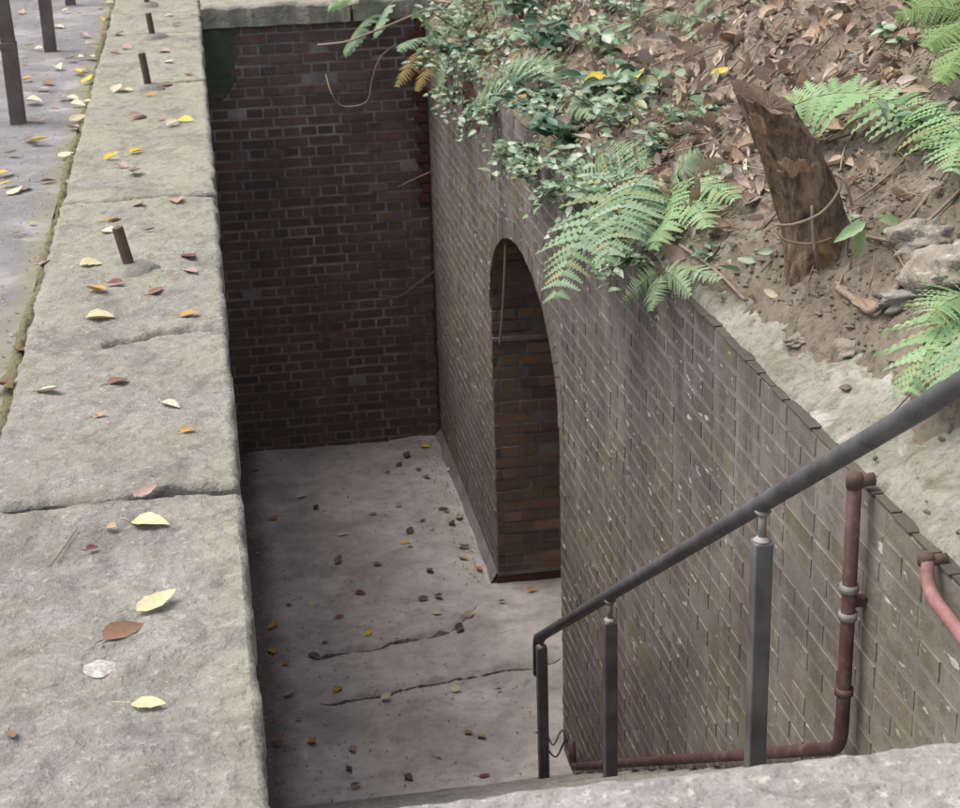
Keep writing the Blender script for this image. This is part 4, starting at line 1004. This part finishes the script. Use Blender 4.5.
fern((975,20), 'lime green fern in the top right corner', [((930,-5,.3), (893,18,.35), .09, 'bamboo'), ((960,20,.3), (925,48,.35), .10, 'bamboo'), ((965,50,.3), (940,82,.3), .10, 'bamboo'), ((950,-20,.3), (905,-5,.3), .08, 'bamboo')])
fern((690,20), 'small pale fern in the litter near the top', [((675,10,.1), (655,22,.12), .06), ((695,5,.1), (712,-2,.12), .06), ((690,30,.1), (700,38,.12), .05)])
fern((490,30), 'dusty green fern on the bank near the far corner', [((470,10,.2), (448,28,.25), .11), ((500,5,.2), (522,-6,.2), .10), ((480,45,.2), (470,68,.25), .09, 'fern', hn), ((505,30,.2), (535,40,.2), .09)])

# ---------------------------------------------------------------- small leafy plants
def plant(base, label, n, h, lf, spread, mat='leafy', seed=0, lean=(-.25, -.3), wr=.5, grp='leafy plants on the bank'):
    q = random.Random(seed); bp = P3(base); n = int(n*1.15)+1; lf *= 1.2; t_ = thing('leafy_plant', bp, label, 'plant', grp)
    sb = MB(); lb = MB()
    for i in range(n):
        an = q.random()*6.28; r2 = spread*q.random()**.5
        b0 = Vector([float(c) for c in bp])+Vector((math.cos(an)*r2*.5, math.sin(an)*r2*.5, 0))
        hh = h*q.uniform(.5, 1.1)
        e = b0+Vector((math.cos(an)*r2+lean[0]*hh, math.sin(an)*r2+lean[1]*hh, hh))
        if lean[0] < -1:          # trails over the rim and hangs down
            e = b0+Vector((-.06-.10*q.random(), q.uniform(-1, 1)*spread, -hh*1.6+.05)); mid = b0+Vector((-.07, (e.y-b0.y)*.4, hh*.9))
        else: mid = (b0+e)/2+Vector((q.gauss(0, .015), q.gauss(0, .015), hh*.15))
        bez = lambda t: b0*(1-t)**2+mid*2*t*(1-t)+e*t*t
        sb.tube([bez(t/5) for t in range(6)], [.0022]*5+[.001], 4)
        nl = q.randint(5, 8)
        for k in range(nl):
            t = .3+.7*k/(nl-1); c = bez(t); a2 = k*2.4+an
            d = Vector((math.cos(a2), math.sin(a2), q.uniform(-.3, .5)))
            leaf(lb, c, d, (-.3+q.gauss(0, .5), -.35+q.gauss(0, .5), 1), lf*q.uniform(.4, 1.3), lf*wr*q.uniform(.8, 1.15), q.uniform(-.5, .2), q.uniform(.1, .35), 5)
    lb.build('foliage', M[mat], t_, smooth=True); sb.build('stem', M['stem'], t_, smooth=True)
PL = [((470,30), 'bushy small-leaved plant right of the yellowing fern', 16, .22, .05, .22, 'leafy'), ((450,70), 'small-leaved plant trailing over the corner of the wall', 12, .12, .045, .18, 'leafy'),
 ((525,25), 'dark broad-leaved plant near the top of the bank', 10, .25, .09, .16, 'leafy_dark'), ((545,60), 'dark leaved plant behind the arching fern', 8, .2, .085, .14, 'leafy_dark'),
 ((500,8), 'bushy plant at the top edge over the far corner', 16, .3, .05, .3, 'leafy'), ((430,8), 'leafy tangle at the top edge above the far wall', 14, .2, .055, .3, 'leafy'),
 ((555,122), 'pale leafy plant over the wall rim above the arch', 14, .14, .05, .16, 'leafy'), ((572,140), 'glossy plant with dark oval leaves above the arch', 8, .10, .075, .12, 'leafy_dark'),
 ((600,110), 'light green leafy clump below the round yellow leaf', 14, .14, .055, .16, 'leafy'), ((628,128), 'mixed leafy clump in the middle of the bank', 12, .14, .06, .15, 'leafy'),
 ((655,100), 'plant with larger mid green leaves right of the yellow leaves', 6, .12, .085, .12, 'leafy'), ((590,172), 'low leafy clump on the wall rim by the hanging fern', 14, .10, .05, .14, 'leafy'),
 ((625,200), 'leafy clump among the hanging ferns', 14, .10, .05, .15, 'leafy'), ((668,150), 'small leafy clump left of the pale yellow leaf', 10, .09, .045, .12, 'leafy'),
 ((690,118), 'sparse seedlings in the litter left of the stump', 6, .06, .045, .12, 'leafy'), ((720,112), 'tiny blue-green seedling cluster beside the stump', 5, .05, .04, .08, 'leafy'),
 ((540,112), 'dark glossy plant under the arching fern', 9, .12, .085, .14, 'leafy_dark'), ((612,95), 'broad dark leaves beside the round yellow leaf', 8, .12, .09, .14, 'leafy_dark'),
 ((600,60), 'loose mid green plant behind the round yellow leaf', 8, .16, .08, .14, 'leafy'), ((470,60), 'dark leaves on the rim behind the corner', 10, .16, .07, .16, 'leafy_dark'),
 ((640,30), 'tall thin leafy sprig at the upper middle of the bank', 5, .18, .05, .08, 'leafy'), ((612,15), 'small sprig at the top edge of the bank', 5, .14, .045, .08, 'leafy'),
 ((825,140), 'small weeds right of the stump under the long fern', 6, .07, .04, .12, 'leafy'), ((905,45), 'pale weeds in the litter near the top right', 6, .08, .045, .1, 'leafy'),
 ((720,28), 'small green weed in the litter above the stump', 4, .06, .04, .08, 'leafy'), ((940,140), 'leafy weeds under the long fern at the right edge', 7, .12, .05, .12, 'leafy_dark'),
 ((650,262), 'small leafy sprigs at the wall top below the bright fern', 8, .07, .035, .1, 'leafy'), ((712,262), 'tiny seedlings on the soil at the wall top', 5, .05, .035, .06, 'leafy'),
 ((565,30), 'loose leafy clump left of the bare litter', 8, .16, .055, .14, 'leafy'), ((770,8), 'small leafy weed at the top edge right of centre', 4, .07, .045, .08, 'leafy')]
for i, a in enumerate(PL): plant(a[0], a[1], a[2], a[3], a[4], a[5], a[6], 200+i)
for i, a in enumerate([((460,92), 'pale leafy spray dangling over the wall by the corner', 14, .12, .045, .2), ((492,112), 'pale leafy spray dangling below the arching fern', 14, .12, .05, .18),
     ((530,150), 'bluish leaves hanging over the wall left of the oval leaves', 14, .10, .055, .16), ((545,165), 'small leafy spray hanging just above the arch', 10, .08, .05, .12),
     ((575,190), 'leafy spray hanging between the arch and the large fern', 14, .10, .055, .16), ((605,228), 'leafy tangle over the wall rim under the large fern', 14, .09, .05, .16), ((640,262), 'low leafy tangle at the wall rim right of the large fern', 12, .07, .045, .14),
     ((480,60), 'small-leaved bush on the rim behind the wall corner', 18, .2, .05, .22), ((510,45), 'leafy bush between far corner and dark broad-leaved plant', 14, .2, .055, .2)]):
    plant(a[0], a[1], a[2], a[3], a[4], a[5], 'leafy', 300+i, lean=(-1.3, -.5))
# low ground cover, thick towards the rim of the wall
b = MB(); N = 5200; q = random.Random(9)
GX = np.array([W-.02+q.random()**1.5*2.2 for _ in range(N)]); GY = np.array([4.9+q.random()*7.6 for _ in range(N)]); GZ = bank(GX, GY)
GD = fbm(GX*2.1, GY*2.1, 88, 3)
for x, y, z, dn in zip(GX, GY, GZ, GD):
    thick = .42-(x-W)*.62+(.25 if y > 9 else 0)
    if dn > thick-.32 or (y < 5.6 and x-W < .12): continue
    an = q.random()*6.28; L = .014+.075*q.random()**1.8; up = .1*q.random()**1.5
    leaf(b, (x-up*.5, y, z+up), (math.cos(an), math.sin(an), q.gauss(0, .3)), (-.45+q.gauss(0, .6), -.4+q.gauss(0, .6), 1), L, L*q.uniform(.3, .75), q.uniform(-.5, .3), q.uniform(.1, .4), 4)
kind(b.build('ground_cover', M['leafy'], smooth=True), 'stuff')
# the three-leaved seedling under the stump
pbs = aty(850, 246, ys-.16); t_ = thing('seedling', hit(846, 285), 'green seedling with three broad leaves below the stump', 'seedling')
b = MB()
for (x0, y0, x1, y1, w2) in ((866,222,834,240,.032), (862,228,856,262,.03), (878,218,908,224,.026)):
    a_ = aty(x0, y0, ys-.2); e_ = aty(x1, y1, ys-.22); leaf(b, a_, e_-a_, (-.2,-.8,.6), float(np.linalg.norm(e_-a_)), w2*1.3, -.3, .2, 8)
b.build('leaf_blade', M['fern_bright'], t_, smooth=True)
b = MB(); b.tube([hit(846, 288), aty(852, 255, ys-.17), aty(866, 224, ys-.2), aty(880, 218, ys-.2)], .0025, 5); b.build('stem', M['stem'], t_, smooth=True)
